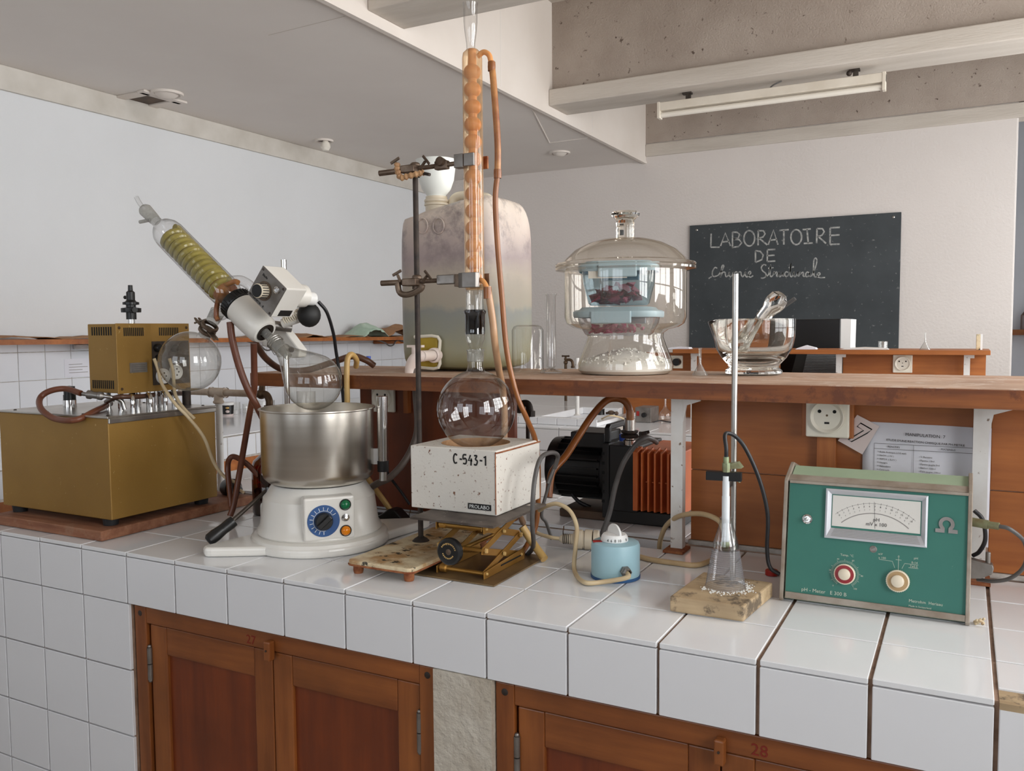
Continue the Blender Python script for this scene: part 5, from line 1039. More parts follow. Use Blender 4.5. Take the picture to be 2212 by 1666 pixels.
hose('water_hose', 'small brown hose loop standing on the bench left of the white evaporator foot', [(0.2768, 0.34, 0.0229), (0.2603, 0.35, 0.0742), (0.2457, 0.36, 0.1324), (0.255, 0.36, 0.1573), (0.2662, 0.37, 0.1591), (0.2862, 0.39, 0.1381), (0.3154, 0.42, 0.0889), (0.3313, 0.45, 0.0503)], .0072, 'hose_brown')
hose('vacuum_hose', 'pale yellow hose hooked over the shelf edge behind the evaporating flask', [(0.5457, 0.52, 0.3934), (0.5634, 0.5, 0.4111), (0.5687, 0.475, 0.4261), (0.5671, 0.46, 0.4161), (0.5672, 0.455, 0.3755), (0.5671, 0.455, 0.317), (0.5639, 0.46, 0.2341), (0.587, 0.48, 0.1381), (0.6499, 0.5, 0.0445), (0.6645, 0.505, 0.0234)], .0072, 'hose_yellow')

# ---------------------------------------------------------------- circulating water bath
bo = tag(G().box((-.25, .036, .0006), (.175, .52, .025)).obj('wooden_board', 'wood_board', None, 0, bevel=.003), 'worn reddish wooden board under the gold water bath', 'board')
wb = thing('water_bath', (-.04, .24, .025), 'gold-brown circulating water bath with a steel lid and control box', 'water bath')
bx0, bx1, by0, by1 = -.26, .163, .074, .40
G().box((bx0, by0, .042), (bx1, by1, .284)).obj('tank', 'gold_enamel', wb, 0, bevel=.002)
for x in (bx0 + .04, bx1 - .03):
    for y in (by0 + .02, by1 - .03): G().lathe([(0, .0255), (.017, .0255), (.019, .042), (0, .042)], (x, y, 0), n=24).obj('foot', 'rubber_foot', wb)
lidp = G().box((bx0 - .003, by0 - .003, .284), (bx1 + .003, by1 + .003, .289)).box((bx1 - .001, by0 + .0, .272), (bx1 + .0045, by1, .284)).obj('lid', 'steel', wb, 0, bevel=.0015)
for x in (-.22, -.09, .05, .14):
    for y in (by0 + .018, by1 - .02): G().lathe([(0, .0025), (.003, .002), (.0045, 0)], (x, y, .289), n=14).obj('screw', 'steel_dark', lidp)
G().lathe([(.016, 0), (.016, .012), (.0155, .012), (.0155, .034), (.014, .034), (.014, .056), (.0, .058)], (-.155, .2, .289), n=24).obj('thermometer_port', 'black_plastic', wb); G().lathe([(.017, 0), (.0165, .02)], (-.155, .2, .289), n=24).obj('port_sleeve', 'chrome', wb)
cx0, cx1, cy0, cy1, cz0, cz1 = -.016, .0905, .16, .383, .336, .508
cbx = G().box((cx0, cy0, cz0), (cx1, cy1, cz1)).obj('control_box', 'gold_enamel', wb, 0, bevel=.002)
G().box((cx1 - .001, cy0 - .001, cz0 - .002), (cx1 + .002, cy1 + .001, cz1 + .001)).obj('front_cover', 'gold_enamel', cbx, 0, bevel=.0008)
def slots(n, pos, size):
    for k in range(n): G().obox(pos(k), *size).obj('vent_slot', 'dark_hole', cbx, 0)
slots(11, lambda k: V3((cx1 + .0022, cy0 + .022 + .0055 * k, cz1 - .020)), ((.0004, 0, 0), (0, .0015, 0), (0, 0, .0105)))
slots(11, lambda k: V3((cx1 + .0022, cy0 + .128 + .0058 * k, cz1 - .020)), ((.0004, 0, 0), (0, .0015, 0), (0, 0, .0105)))
slots(9, lambda k: V3((cx0 + .018 + .0088 * k, cy0 - .0002, cz1 - .018)), ((.0022, 0, 0), (0, .0004, 0), (0, 0, .0105)))
slots(11, lambda k: V3((cx0 + .014 + .0076 * k, cy0 - .0002, cz0 + .021)), ((.002, 0, 0), (0, .0004, 0), (0, 0, .0105)))
for y, z in ((cy0 + .008, cz1 - .01), (cy1 - .008, cz1 - .01), (cy0 + .01, cz0 + .01)): G().lathe([(0, .002), (.003, .0016), (.0038, 0)], (cx1 + .002, y, z), (1, 0, 0), 12).obj('screw', 'brass_old', cbx)
cpn = G().box((cx1 + .002, .262, cz0 + .014), (cx1 + .0035, .38, cz1 - .045)).obj('switch_panel', 'iron_black', cbx, 0)
for y, z, r in ((.277, cz1 - .062, .0105), (.279, cz1 - .088, .009), (.33, cz1 - .065, .0105)): G().lathe([(0, .014), (r * .8, .014), (r, .011), (r, 0)], (cx1 + .0035, y, z), (1, 0, 0), 20).obj('knob', 'black_plastic', cpn)
for y, z in ((.291, cz0 + .036), (.332, cz0 + .045)):
    sk = G().lathe([(0, .004), (.014, .004), (.0185, .008), (.02, .006), (.0205, 0)], (cx1 + .0035, y, z), (1, 0, 0), 28).obj('socket', 'white_plastic', cpn)
    for k in range(5): a = k * 1.2566; G().cyl((cx1 + .0072, y + .0085 * math.cos(a), z + .0085 * math.sin(a)), (cx1 + .0082, y + .0085 * math.cos(a), z + .0085 * math.sin(a)), .0022, n=10).obj('pin_hole', 'dark_hole', sk)
G().box((cx1 + .002, .194, .385), (cx1 + .003, .246, .410)).obj('rating_plate', 'alu_grey', cbx, 0)
for k in range(4): G().box((cx1 + .003, .199, .389 + .005 * k), (cx1 + .0032, .24, .3905 + .005 * k)).obj('plate_print', 'print_grey', cbx, 0)
for x, y, r, m in ((.0, .2, .006, 'chrome'), (.06, .19, .007, 'chrome'), (.08, .225, .0055, 'chrome'), (.02, .26, .009, 'iron_black'), (.08, .28, .005, 'chrome'), (.075, .3, .005, 'chrome'), (.07, .345, .006, 'chrome'), (-.005, .36, .012, 'iron_black'), (.085, .375, .011, 'iron_black'), (.05, .25, .006, 'chrome'), (.082, .255, .006, 'chrome')): G().cyl((x, y, .289), (x, y, .337), r, n=16).obj('support_tube', m, wb)
for x, y in ((.105, .19), (.115, .235), (.11, .285), (.1, .325)): G().tube([(x, y, .289), (x, y, .315), (x - .008, y + .004, .326), (x - .02, y + .008, .328)], .0055, 12, 6).obj('outlet_pipe', 'chrome', wb)
mt = V3((.035, .25, cz1))
hd = G().cyl(mt, mt + V3((0, 0, .014)), .0085).obj('shaft', 'chrome', wb)
G().lathe([(.0, .012), (.0125, .012), (.0125, .03), (.024, .03), (.0245, .034), (.0245, .041), (.012, .043), (.012, .049), (.020, .05), (.02, .056), (.0135, .058), (.0105, .062), (.0105, .082), (.006, .086), (.0055, .1), (0, .1005)], mt, n=28).obj('contact_head', 'black_plastic', wb)
G().cyl(mt + V3((0, 0, .036)), mt + V3((.03, -.012, .036)), .008, .007, 14).obj('head_lug', 'black_plastic', wb); G().cyl(mt + V3((-.018, -.002, .069)), mt + V3((0, 0, .069)), .004, n=12).ball(mt + V3((-.018, -.002, .069)), .005, 10).obj('head_screw', 'black_plastic', wb)
hose('bath_hose', 'brown rubber hose bent in a loop on the gold water bath lid', [(-0.0206, 0.22, 0.3023), (0.0548, 0.12, 0.2946), (0.0755, 0.055, 0.2801), (0.0049, 0.05, 0.2799), (-0.0546, 0.055, 0.2997), (-0.0981, 0.08, 0.3226), (-0.0921, 0.1, 0.3399), (-0.0643, 0.125, 0.346), (-0.0091, 0.13, 0.3355)], .0075, 'hose_brown')
tj = V3((-0.0038, 0.13, 0.3345)); tk = V3((0.0601, 0.16, 0.326)); dd = (tk - tj).normalized()
sc_ = thing('hose_connector', tj, 'dull steel hose connector with a bent spout lying on the gold water bath', 'connector')
G().cyl(tj, tj + dd * .03, .005).lathe([(.006, .012), (.011, .014), (.011, .022), (.0085, .026), (.0085, .04), (.0105, .042), (.0105, .05), (.005, .056)], tj, dd, 18).obj('body', 'alu_grey', sc_)
G().tube([tj + dd * .05, tk, (0.0684, 0.185, 0.3151), (0.0745, 0.19, 0.2927)], .0048, 12, 5).obj('spout', 'steel', sc_)
hose('bath_hose', 'dark hose lying across the gold water bath lid below the control box', [(-0.0081, 0.2, 0.3091), (0.0829, 0.165, 0.3263), (0.0901, 0.22, 0.3237), (0.0706, 0.3, 0.3233), (0.0475, 0.38, 0.3195), (0.0204, 0.44, 0.3119)], .0062, 'hose_dark')
for k, pts in enumerate(([(0.112, 0.2524, 0.4191), (0.122, 0.2556, 0.3895), (0.135, 0.2546, 0.3544), (0.18, 0.2544, 0.3062), (0.2, 0.2748, 0.2722), (0.215, 0.3112, 0.2155), (0.225, 0.333, 0.147), (0.24, 0.3534, 0.1086), (0.26, 0.3702, 0.0927)], [(0.112, 0.2999, 0.4175), (0.125, 0.2991, 0.3816), (0.15, 0.2812, 0.3293), (0.178, 0.2804, 0.2945), (0.2, 0.2967, 0.2642)])):
    hose('power_lead', ['cream power lead hanging from the gold control box down past the tank', 'short cream lead from the second socket of the gold control box'][k], pts, .0042, 'cable_cream', 'cable')
# ---------------------------------------------------------------- vacuum pump behind the bench gutter
vp = thing('vacuum_pump', (1.18, .82, 0), 'black vacuum pump with an orange finned oil case behind the shelf post', 'vacuum pump')
G().box((1.02, .745, .001), (1.335, .93, .022)).obj('base_plate', 'pump_brown', vp, 0, bevel=.003)
G().box((1.15, .742, .001), (1.345, .95, .034)).obj('pump_foot', 'pump_black', vp, 0, bevel=.003)
G().box((1.16, .738, .03), (1.236, .93, .196)).obj('pump_block', 'pump_black', vp, 0, bevel=.003)
G().box((1.143, .735, .012), (1.161, .93, .2)).obj('flange', 'pump_black', vp, 0, bevel=.002)
for k in range(6): G().box((1.1425, .734, .05 + .024 * k), (1.150, .7352, .058 + .024 * k)).obj('flange_slot', 'dark_hole', vp, 0)
G().prism([(.745, .2), (.745, .238), (.757, .246), (.882, .246), (.892, .238), (.892, .2), (.876, .2), (.876, .232), (.761, .232), (.761, .2)], (1.145, 0, 0), (0, 1, 0), (0, 0, 1), (.014, 0, 0)).obj('carry_handle', 'pump_black', vp, 0, bevel=.003)
mcn = V3((0, .835, .118))
G().lathe([(0, .965), (.06, .965), (.078, .972), (.08, .99), (.08, 1.0)], (0, mcn.y, mcn.z), (1, 0, 0), 36).obj('fan_cover', 'black_plastic', vp)
G().lathe([(0, .99), (.066, .99), (.066, 1.12), (.075, 1.125), (.075, 1.143), (0, 1.143)], (0, mcn.y, mcn.z), (1, 0, 0), 36).obj('motor_body', 'pump_black', vp)
for k in range(22):
    a = math.radians(90 + k * 16.36); rd = V3((0, math.cos(a), math.sin(a))); G().obox(V3((1.057, mcn.y, mcn.z)) + rd * .072, (.062, 0, 0), rd.cross(V3((1, 0, 0))) * .0016, rd * .009).obj('cooling_fin', 'pump_black', vp, 0)
G().box((1.045, .76, .182), (1.14, .88, .222)).obj('terminal_box', 'pump_black', vp, 0, bevel=.004)
oc = G().box((1.2365, .748, .036), (1.352, .93, .19)).obj('oil_case', 'pump_orange', vp, 0, bevel=.003)
for k in range(7):
    x = 1.2385 + k * .0165; w = .006 if k == 0 else .0022
    G().prism([(.712, .042), (.712, .186), (.75, .196), (.75, .038)], (x - w, 0, 0), (0, 1, 0), (0, 0, 1), (2 * w, 0, 0)).obj('case_fin', 'pump_orange', oc, 0, bevel=.0008)
G().box((1.24, .735, .109), (1.345, .748, .112)).obj('case_rib', 'pump_orange', oc, 0)
fx = V3((1.206, .762, .196))
G().lathe([(0, 0), (.0155, 0), (.0155, .012), (.012, .014), (.012, .02)], fx, n=28).obj('lower_collar', 'chrome', vp)
G().lathe([(.0, .018), (.021, .018), (.023, .022), (.021, .026), (.016, .028), (.021, .031), (.022, .036), (0, .038)], fx, n=24).obox(fx + V3((.034, .004, .026)), (.01, 0, 0), (0, .004, 0), (0, 0, .008)).cyl(fx + V3((.03, .0, .03)), fx + V3((.048, .01, .034)), .004, n=10).obj('clamp_ring', 'iron_black', vp)
G().lathe([(.0135, .036), (.0135, .066), (.012, .068), (0, .068)], fx, n=28).obj('inlet_port', 'steel', vp)
tag(G().lathe([(0, 0), (.011, 0), (.011, .016), (.009, .018), (0, .018)], (1.176, .80, .2), n=20).obj('blue_stopper', 'blue_cap'), 'small blue plastic stopper on top of the black pump', 'stopper')
t = thing('suction_hose', (1.2, .74, .2), 'brown and amber hose arching from the pump inlet towards the mantle', 'hose')
G().tube([(1.2098, 0.755, 0.2679), (1.2073, 0.755, 0.2886), (1.1958, 0.75, 0.3071), (1.1776, 0.74, 0.3131), (1.1585, 0.72, 0.3071), (1.1338, 0.69, 0.271), (1.1139, 0.65, 0.223), (1.0997, 0.61, 0.1822), (1.0912, 0.57, 0.1595), (1.0932, 0.54, 0.1423), (1.0964, 0.52, 0.0969)], .0088, 14, 8).obj('length', 'hose_pump', t)
G().lathe([(.0098, -.012), (.0102, 0), (.0098, .012)], (1.2098, 0.755, 0.2714), n=20).obj('cuff', 'hose_stained', t)
hose('pump_cable', 'grey power cable looping down in front of the black pump', [(1.283, 0.74, 0.2089), (1.2846, 0.7, 0.2217), (1.277, 0.675, 0.2275), (1.2594, 0.66, 0.213), (1.233, 0.65, 0.1707), (1.2139, 0.645, 0.1146), (1.2025, 0.635, 0.0497), (1.1907, 0.62, 0.0037), (1.1846, 0.6, -0.0314)], .0062, 'cable_grey', 'cable')
hose('motor_lead', 'thin black lead from the pump motor down to the bench', [(1.0354, 0.79, 0.0519), (1.0578, 0.79, 0.0329), (1.0838, 0.8, 0.0199)], .005, 'cable_black', 'cable')
# ---------------------------------------------------------------- blue speed controller with its plug
sc0 = V3((1.3445, .3025, 0))
ct = thing('power_controller', sc0, 'pale blue round power controller with a white numbered knob', 'controller')
G().lathe([(0, .0006), (.0485, .0006), (.0485, .006), (0, .006)], sc0, n=48).obj('base', 'blue_base', ct)
G().lathe([(.047, .005), (.0475, .008), (.0475, .064), (.0455, .0695), (.041, .0715), (0, .072)], sc0, n=56).obj('body', 'sky_blue_paint', ct)
kb_ = G().lathe([(0, .0722), (.0265, .0722), (.027, .074), (.0255, .081), (.0225, .0855), (0, .086)], sc0 + V3((-.002, .0, 0)), n=40).obj('dial_knob', 'white_plastic', ct)
g = G(); pr2 = [(.023 * math.cos(math.radians(a)), .085 + .02 * math.sin(math.radians(a))) for a in range(0, 181, 12)]
ud = V3((.80, -.6, 0)).normalized(); g.prism(pr2, sc0 + V3((-.002, 0, 0)) - ud.cross(V3((0, 0, 1))) * .0022, ud, (0, 0, 1), ud.cross(V3((0, 0, 1))) * .0044); g.obj('knob_fin', 'white_plastic', kb_, 0, bevel=.001)
for ch, a in (('10', -48), ('8', -66), ('6', -82), ('4', -98), ('0', -12)):
    r_ = math.radians(a); nd = V3((math.cos(r_), math.sin(r_), .2)).normalized(); text(ch, .0075, sc0 + V3((-.002, 0, .0745)) + V3((math.cos(r_), math.sin(r_), 0)) * .0268, (-math.sin(r_), math.cos(r_), 0), V3((-math.cos(r_) * .2, -math.sin(r_) * .2, 1)), 'print_black', kb_, 'number', 'CENTER')
G().obox(sc0 + V3((-.03, -.02, .072)), (.008, .004, 0), (-.003, .006, 0), (0, 0, .0006)).obj('red_mark', 'red_plastic', ct, 0)
gd_ = V3((.68, -.73, 0)).normalized(); gp = sc0 + gd_ * .0475 + V3((0, 0, .024))
G().lathe([(0, 0), (.0105, 0), (.0105, .006), (.0095, .007), (.0095, .013), (.006, .016)], gp, gd_, 6).obj('cable_gland', 'alu_grey', ct, 20)
hose('controller_cable', 'cream cable curling from the blue controller up to the mantle box', [gp + gd_ * .01, gp + gd_ * .026 + V3((-.004, -.006, -.004)), (1.3472, 0.2356, 0.008), (1.312, 0.2223, 0.006), (1.2579, 0.3, 0.0025), (1.2469, 0.33, 0.0386), (1.2371, 0.36, 0.0744), (1.2136, 0.38, 0.1024), (1.1801, 0.39, 0.1134), (1.1501, 0.4, 0.1048), (1.1213, 0.42, 0.0881)], .0045, 'cable_cream', 'cable')
pg = V3((1.190, .462, .022)); pd = V3((.95, .3, 0)).normalized()
pgt = thing('cream_plug', pg - V3((0, 0, .022)), 'cream power plug pushed into a round coupling behind the gold jack', 'plug')
G().lathe([(0, -.036), (.006, -.036), (.0095, -.03), (.0115, -.012), (.0115, -.004), (0, -.004)], pg, pd, 24).obj('strain_relief', 'cream_plastic', pgt)
for k in range(5): G().lathe([(.0112, -.028 + k * .004), (.0118, -.027 + k * .004), (.0112, -.026 + k * .004)], pg, pd, 20).obj('relief_rib', 'iron_black', pgt)
G().lathe([(0, -.005), (.016, -.005), (.0215, .0), (.0215, .014), (.019, .016), (.019, .02)], pg, pd, 32).obj('plug_body', 'cream_plastic', pgt); G().lathe([(.019, .0205), (.022, .021), (.022, .037), (.0, .038)], pg, pd, 32).lathe([(.0, .04), (.0215, .04), (.0215, .05), (.019, .052), (0, .052)], pg, pd, 32).obj('coupling', 'cream_plastic', pgt)
hose('plug_lead', 'short cream lead running from the plug behind the jack', [pg - pd * .034, pg - pd * .055 + V3((0, -.006, .004)), (1.1031, 0.44, 0.0334), (1.089, 0.45, 0.0509)], .0042, 'cable_cream', 'cable')
hose('tan_cable', 'tan cord lying on the tiles from the blue controller to behind the conical flask', [(1.3409, 0.4435, 0.006), (1.3782, 0.4294, 0.006), (1.4284, 0.4266, 0.006), (1.4703, 0.4318, 0.006), (1.4897, 0.4841, 0.006)], .0055, 'hose_tan', 'cable')
hose('drain_tube', 'tan hose arching out of the gutter past the white post', [(1.3381, 0.595, -0.0181), (1.3429, 0.59, 0.0102), (1.3632, 0.57, 0.0482), (1.4047, 0.53, 0.081), (1.4555, 0.5, 0.0968), (1.4975, 0.47, 0.0971), (1.5162, 0.46, 0.0819), (1.529, 0.44, 0.0404)], .0055, 'hose_tan')
# ---------------------------------------------------------------- electrode stand
es = thing('electrode_stand', (1.566, .22, 0), 'chrome rod stand on a stained wooden block holding a glass electrode', 'stand')
G().prism([(1.503, .146), (1.6285, .148), (1.645, .305), (1.515, .318)], (0, 0, .0006), (1, 0, 0), (0, 1, 0), (0, 0, .027)).obj('wooden_block', 'wood_block', es, 0, bevel=.003)
rx, ry = 1.5762, .292
G().cyl((rx, ry, .027), (rx, ry, .582), .0052, n=24).obj('rod', 'steel', es)
eb = V3((1.573, .246, .225)); cl = G().obox(eb + V3((-.003, 0, 0)), V3((.0305, .004, 0)), V3((-.001, .0075, 0)), V3((0, 0, .0078))).obj('clamp_bar', 'black_plastic', es, 0, bevel=.001)
G().prism([(0, 0), (.03, .002), (.022, .012), (.0, .008)], (rx - .012, ry - .03, .234), (1, .3, 0), (0, .2, 1), (0, .022, 0)).obj('clamp_plate', 'green_brass', cl, 0)
G().cyl((rx - .004, ry - .014, .219), (rx + .02, ry - .04, .216), .0022, n=8).obj('clamp_pin', 'green_brass', cl)
G().lathe([(.0035, -.007), (.006, -.003), (.006, .003), (.0035, .007)], (rx - .006, ry - .012, .206), n=14).obj('clamp_hook', 'iron_black', cl)
ec = V3((1.5745, .2425, 0))
G().cyl(ec + zz * .233, ec + zz * .249, .0068, n=6).cyl(ec + zz * .249, ec + zz * .26, .005, n=16).obj('electrode_nut', 'green_brass', es)
G().cyl(ec + zz * .183, ec + zz * .226, .0062).obj('electrode_sleeve', 'electrode', es)
G().cyl(ec + zz * .108, ec + zz * .19, .0068).obj('electrode_tube', 'electrode', es)
G().ball(ec + zz * .105, .0085, 16).obj('electrode_bulb', 'green_brass', es)
hose('electrode_cable', 'black cable from the electrode top curving down to the green meter', [ec + zz * .258, ec + V3((0, 0, .275)), (1.5701, 0.25, 0.295), (1.5721, 0.262, 0.2995), (1.5845, 0.272, 0.2923), (1.602, 0.275, 0.2697), (1.6241, 0.28, 0.2183), (1.6373, 0.29, 0.1552), (1.6332, 0.31, 0.0873), (1.6376, 0.315, 0.0525), (1.6554, 0.312, 0.0419)], .0036, 'cable_black', 'cable')
cu = tag(G().lathe([(0, .0945), (.0225, .0945)] + [(.0228 + .0108 * k / 36 + (.0013 if k % 2 else 0), .0945 - .064 * k / 36) for k in range(37)] + [(.0362, .0285), (.0362, .0278)], (1.575, .243, 0), n=48).obj('ribbed_cup', 'plastic_clear'), 'clear ribbed plastic cup upside down on the wooden block', 'cup')
cf = thing('conical_flask', (1.5752, .243, .095), 'small conical glass flask with liquid standing on the upturned ribbed cup', 'flask')
G().lathe([(0, .0955), (.019, .0955), (.0225, .098), (.0225, .102), (.021, .11), (.0155, .128), (.0118, .14), (.0102, .148), (.0115, .152)], (1.5752, .243, 0), n=40).obj('glass', 'glass_clear', cf)
G().lathe([(0, .0975), (.0205, .0985), (.0212, .102), (.019, .112), (0, .112)], (1.5752, .243, 0), n=32).obj('liquid', 'glass_thin', cf)
g = G(); random.seed(11)
for k in range(260):
    a = random.uniform(-2.6, 1.2); r = .036 + abs(random.gauss(0, .008)); p = V3((1.575 + r * math.cos(a), .243 + r * math.sin(a), .0283)); s = random.uniform(.0006, .0018)
    if p.y < .158: continue
    g.add([p + V3((-s, -s, 0)), p + V3((s, -s, 0)), p + V3((0, s, 0)), p + V3((0, 0, s))], [(0, 1, 3), (1, 2, 3), (2, 0, 3), (2, 1, 0)])
o = g.obj('salt_grains', 'granules', None, 0); o['kind'] = 'stuff'; tag(o, 'spilled white salt grains around the ribbed cup on the wooden block', 'grains')
tag(G().lathe([(0, .001), (.0125, .001), (.0125, .0095), (.011, .011), (0, .011)], (1.6159, 0.4463, 0.0), n=24).obj('red_bottle_cap', 'red_plastic'), 'small red bottle cap on the tiles beside the green meter', 'bottle cap')
# ---------------------------------------------------------------- pH meter
pm = thing('ph_meter', (1.81, .4, 0), 'green laboratory pH meter with a white needle gauge and two knobs', 'meter')
FP0 = V3((1.662, .296, .006)); fu = V3((1, 0, 0)); fv = V3((0, .035, .203)).normalized(); fn_ = fu.cross(fv); WPH = .2955
def F3(u, v, n=0): return FP0 + fu * u + fv * v + fn_ * n
prof = [(.299, .004), (.334, .208), (.395, .229), (.53, .198), (.53, .004)]
G().prism(prof, (1.667, 0, 0), (0, 1, 0), (0, 0, 1), (WPH - .01, 0, 0)).obj('body', 'ph_pale', pm, 0)
sidep = [(.292, .001), (.29, .006), (.327, .211), (.331, .215), (.392, .2355), (.535, .2), (.535, .001)]
for x in (1.659, 1.952): G().prism(sidep, (x, 0, 0), (0, 1, 0), (0, 0, 1), (.0065, 0, 0)).obj('side_frame', 'ph_frame', pm, 0, bevel=.0012)
G().prism([(.0065, .0115), (.2905, .0105), (.2905, .2035), (.0065, .2035)], F3(0, 0, -.004), fu, fv, fn_ * .0045).obj('front_panel', 'ph_green', pm, 0)
G().prism([(.0065, .0), (.2905, .0), (.2905, .0105), (.0065, .0115)], F3(0, 0, -.004), fu, fv, fn_ * .0085).obj('lower_strip', 'ph_frame', pm, 0, bevel=.0008)
G().prism([(.0065, .2035), (.2905, .2035), (.2905, .2085), (.0065, .2085)], F3(0, 0, -.004), fu, fv, fn_ * .0085).obj('upper_strip', 'ph_frame', pm, 0, bevel=.0008)
G().prism([(.334, .2095), (.352, .2155), (.352, .219), (.334, .2125)], (1.6655, 0, 0), (0, 1, 0), (0, 0, 1), (.2865, 0, 0)).obj('upper_trim', 'ph_frame', pm, 0)
gz = thing_ = None
u0, u1, v0, v1 = .069, .231, .1127, .1987; w = .0095; g = G()
A = [(u0, v0), (u1, v0), (u1, v1), (u0, v1)]; B = [(u0 + .011, v0 + .0215), (u1 - .011, v0 + .0215), (u1 - .011, v1 - .011), (u0 + .011, v1 - .011)]
g.add([F3(*p, .0015) for p in A] + [F3(p[0], p[1], .006) for p in A] + [F3(p[0] + (.003 if p[0] < .15 else -.003), p[1] + (.003 if p[1] < .15 else -.003), .007) for p in A] + [F3(*p, -.001) for p in B],
      [(i, (i + 1) % 4, (i + 1) % 4 + 4, i + 4) for i in range(4)] + [(i + 4, (i + 1) % 4 + 4, (i + 1) % 4 + 8, i + 8) for i in range(4)] + [(i + 8, (i + 1) % 4 + 8, (i + 1) % 4 + 12, i + 12) for i in range(4)])
ga = g.obj('gauge_frame', 'meter_silver', pm, 0)
G().prism(B, F3(0, 0, .0006), fu, fv, fn_ * .0004).obj('gauge_face', 'meter_face', ga, 0)
for k in range(6): f_ = k / 6; G().obox(F3(.15, v0 + .005 + .0145 * f_, .0064 - .006 * f_), fu * (.0705 - .006 * f_), fv * .0003, fn_ * .0004).obj('frame_groove', 'print_faint', ga, 0)
gc = (.149, .0816); SC = .0012
def arc_pts(r, a0, a1, n=30): return [(gc[0] + r * math.sin(math.radians(a0 + (a1 - a0) * k / n)), gc[1] + r * math.cos(math.radians(a0 + (a1 - a0) * k / n))) for k in range(n + 1)]
G().ribbon(arc_pts(.080, -42, 42), .0016, F3(0, 0, SC), fu, fv, 0).obj('mirror_arc', 'print_faint', ga, 0)
G().ribbon(arc_pts(.097, -41, 41), .0004, F3(0, 0, SC), fu, fv, 0).obj('scale_arc', 'print_grey', ga, 0)
for k in range(15):
    a = math.radians(-38.5 + 5.5 * k); d = (math.sin(a), math.cos(a)); q = [(gc[0] + d[0] * r, gc[1] + d[1] * r) for r in (.095, .0985)]
    G().ribbon(q, .0005, F3(0, 0, SC), fu, fv, 0).obj('scale_tick', 'print_grey', ga, 0)
    text(str(k), .0042, F3(gc[0] + d[0] * .0915, gc[1] + d[1] * .0915 - .001, SC - .0003), fu, fv, 'print_grey', ga, 'scale_number', 'CENTER')
    text(str(abs(k - 7)), .0034, F3(gc[0] + d[0] * .0862, gc[1] + d[1] * .0862 - .001, SC - .0003), fu, fv, 'print_faint', ga, 'scale_number', 'CENTER')
G().ribbon([(gc[0] + .001, gc[1] + .054), (gc[0] - .0015, gc[1] + .1)], .0005, F3(0, 0, SC + .0004), fu, fv, 0).obj('needle', 'print_grey', ga, 0)
text('pH', .0085, F3(.152, .1485, SC), fu, fv, 'print_grey', ga, 'lettering', 'CENTER'); text('mV x 100', .0085, F3(.152, .1405, SC), fu, fv, 'print_grey', ga, 'lettering', 'CENTER')
G().lathe([(.0085, 0.0005), (.0085, .0025), (.006, .0035), (.005, .0015), (0, .0015)], F3(.0387, .1418), fn_, 24).cyl(F3(.0387, .1418), F3(.0387, .1418, .012), .003, n=12).ball(F3(.0387, .1418, .012), .0035, 10).obj('toggle_switch', 'chrome', pm)
om = [(.0062 * math.cos(math.radians(a)), .0062 * math.sin(math.radians(a)) + .0005) for a in range(230, -51, -14)]; om = [(.0118 * math.cos(math.radians(a)), .0118 * math.sin(math.radians(a)) + .0005) for a in range(-42, 223, 12)] + om[0:0]
inn = [(.0062 * math.cos(math.radians(a)), .0062 * math.sin(math.radians(a)) + .0005) for a in range(235, -56, -14)]
G().prism([(.0165, -.014), (.0165, -.008), (.0095, -.0075)] + om + [(-.0095, -.0075), (-.0165, -.008), (-.0165, -.014), (-.0028, -.014), (-.0028, -.006)] + inn[1:-1] + [(.0028, -.006), (.0028, -.014)], F3(.2594, .154, .0005), fu, fv, fn_ * .0022).obj('emblem', 'alu_grey', pm, 0)
G().lathe([(.006, 0.0005), (.006, .001), (.0045, .0015), (.004, .0012), (0, .0012)], F3(.1484, .1009), fn_, 20).obox(F3(.1484, .1009, .0016), (fu + fv * .5).normalized() * .004, (fv - fu * .5).normalized() * .0007, fn_ * .0004).obj('zero_screw', 'alu_grey', pm)
def knob(u, v, m2, r, name):
    k = G().lathe([(0, 0.0005), (r, .0005), (r * 1.02, .002), (r, .008), (r * .9, .0092)], F3(u, v), fn_, 40).obj(name, 'knob_cream', pm)
    for q in range(36): a = 2 * math.pi * q / 36; rd = fu * math.cos(a) + fv * math.sin(a); G().obox(F3(u, v, .0045) + rd * r * 1.01, rd * .0004, rd.cross(fn_) * .0005, fn_ * .0034).obj('knurl', 'knob_cream', k, 0)
    G().lathe([(r * .9, .0092), (r * .75, .0094), (r * .55, .0094)], F3(u, v), fn_, 36).obj('knob_ring', m2, k); G().lathe([(r * .58, .009), (r * .56, .013), (r * .4, .0148), (0, .0152)], F3(u, v), fn_, 32).obj('knob_cap', 'knob_cream', k)
knob(.1045, .0535, 'knob_red', .0172, 'temperature_knob'); knob(.1885, .0525, 'knob_tan', .018, 'selector_knob')
for q in range(50):
    a = math.radians(-55 + q * 5.9); r0, r1 = (.0195, .0232 if q % 5 else .0255); d = (math.cos(a), math.sin(a))
    if q < 50: G().ribbon([(.1045 + d[0] * r0, .0535 + d[1] * r0), (.1045 + d[0] * r1, .0535 + d[1] * r1)], .0005, F3(0, 0, .0008), fu, fv, 0).obj('knob_tick', 'print_pale', pm, 0)
for s, u, v in (('0', .086, .030), ('20', .080, .056), ('40', .0925, .0765), ('60', .117, .0765), ('80', .132, .052), ('100', .122, .029)): text(s, .004, F3(u, v, .0006), fu, fv, 'print_pale', pm, 'scale_number', 'CENTER')
text('Temp. °C', .0055, F3(.1068, .084, .0006), fu, fv, 'print_pale', pm, 'lettering', 'CENTER')
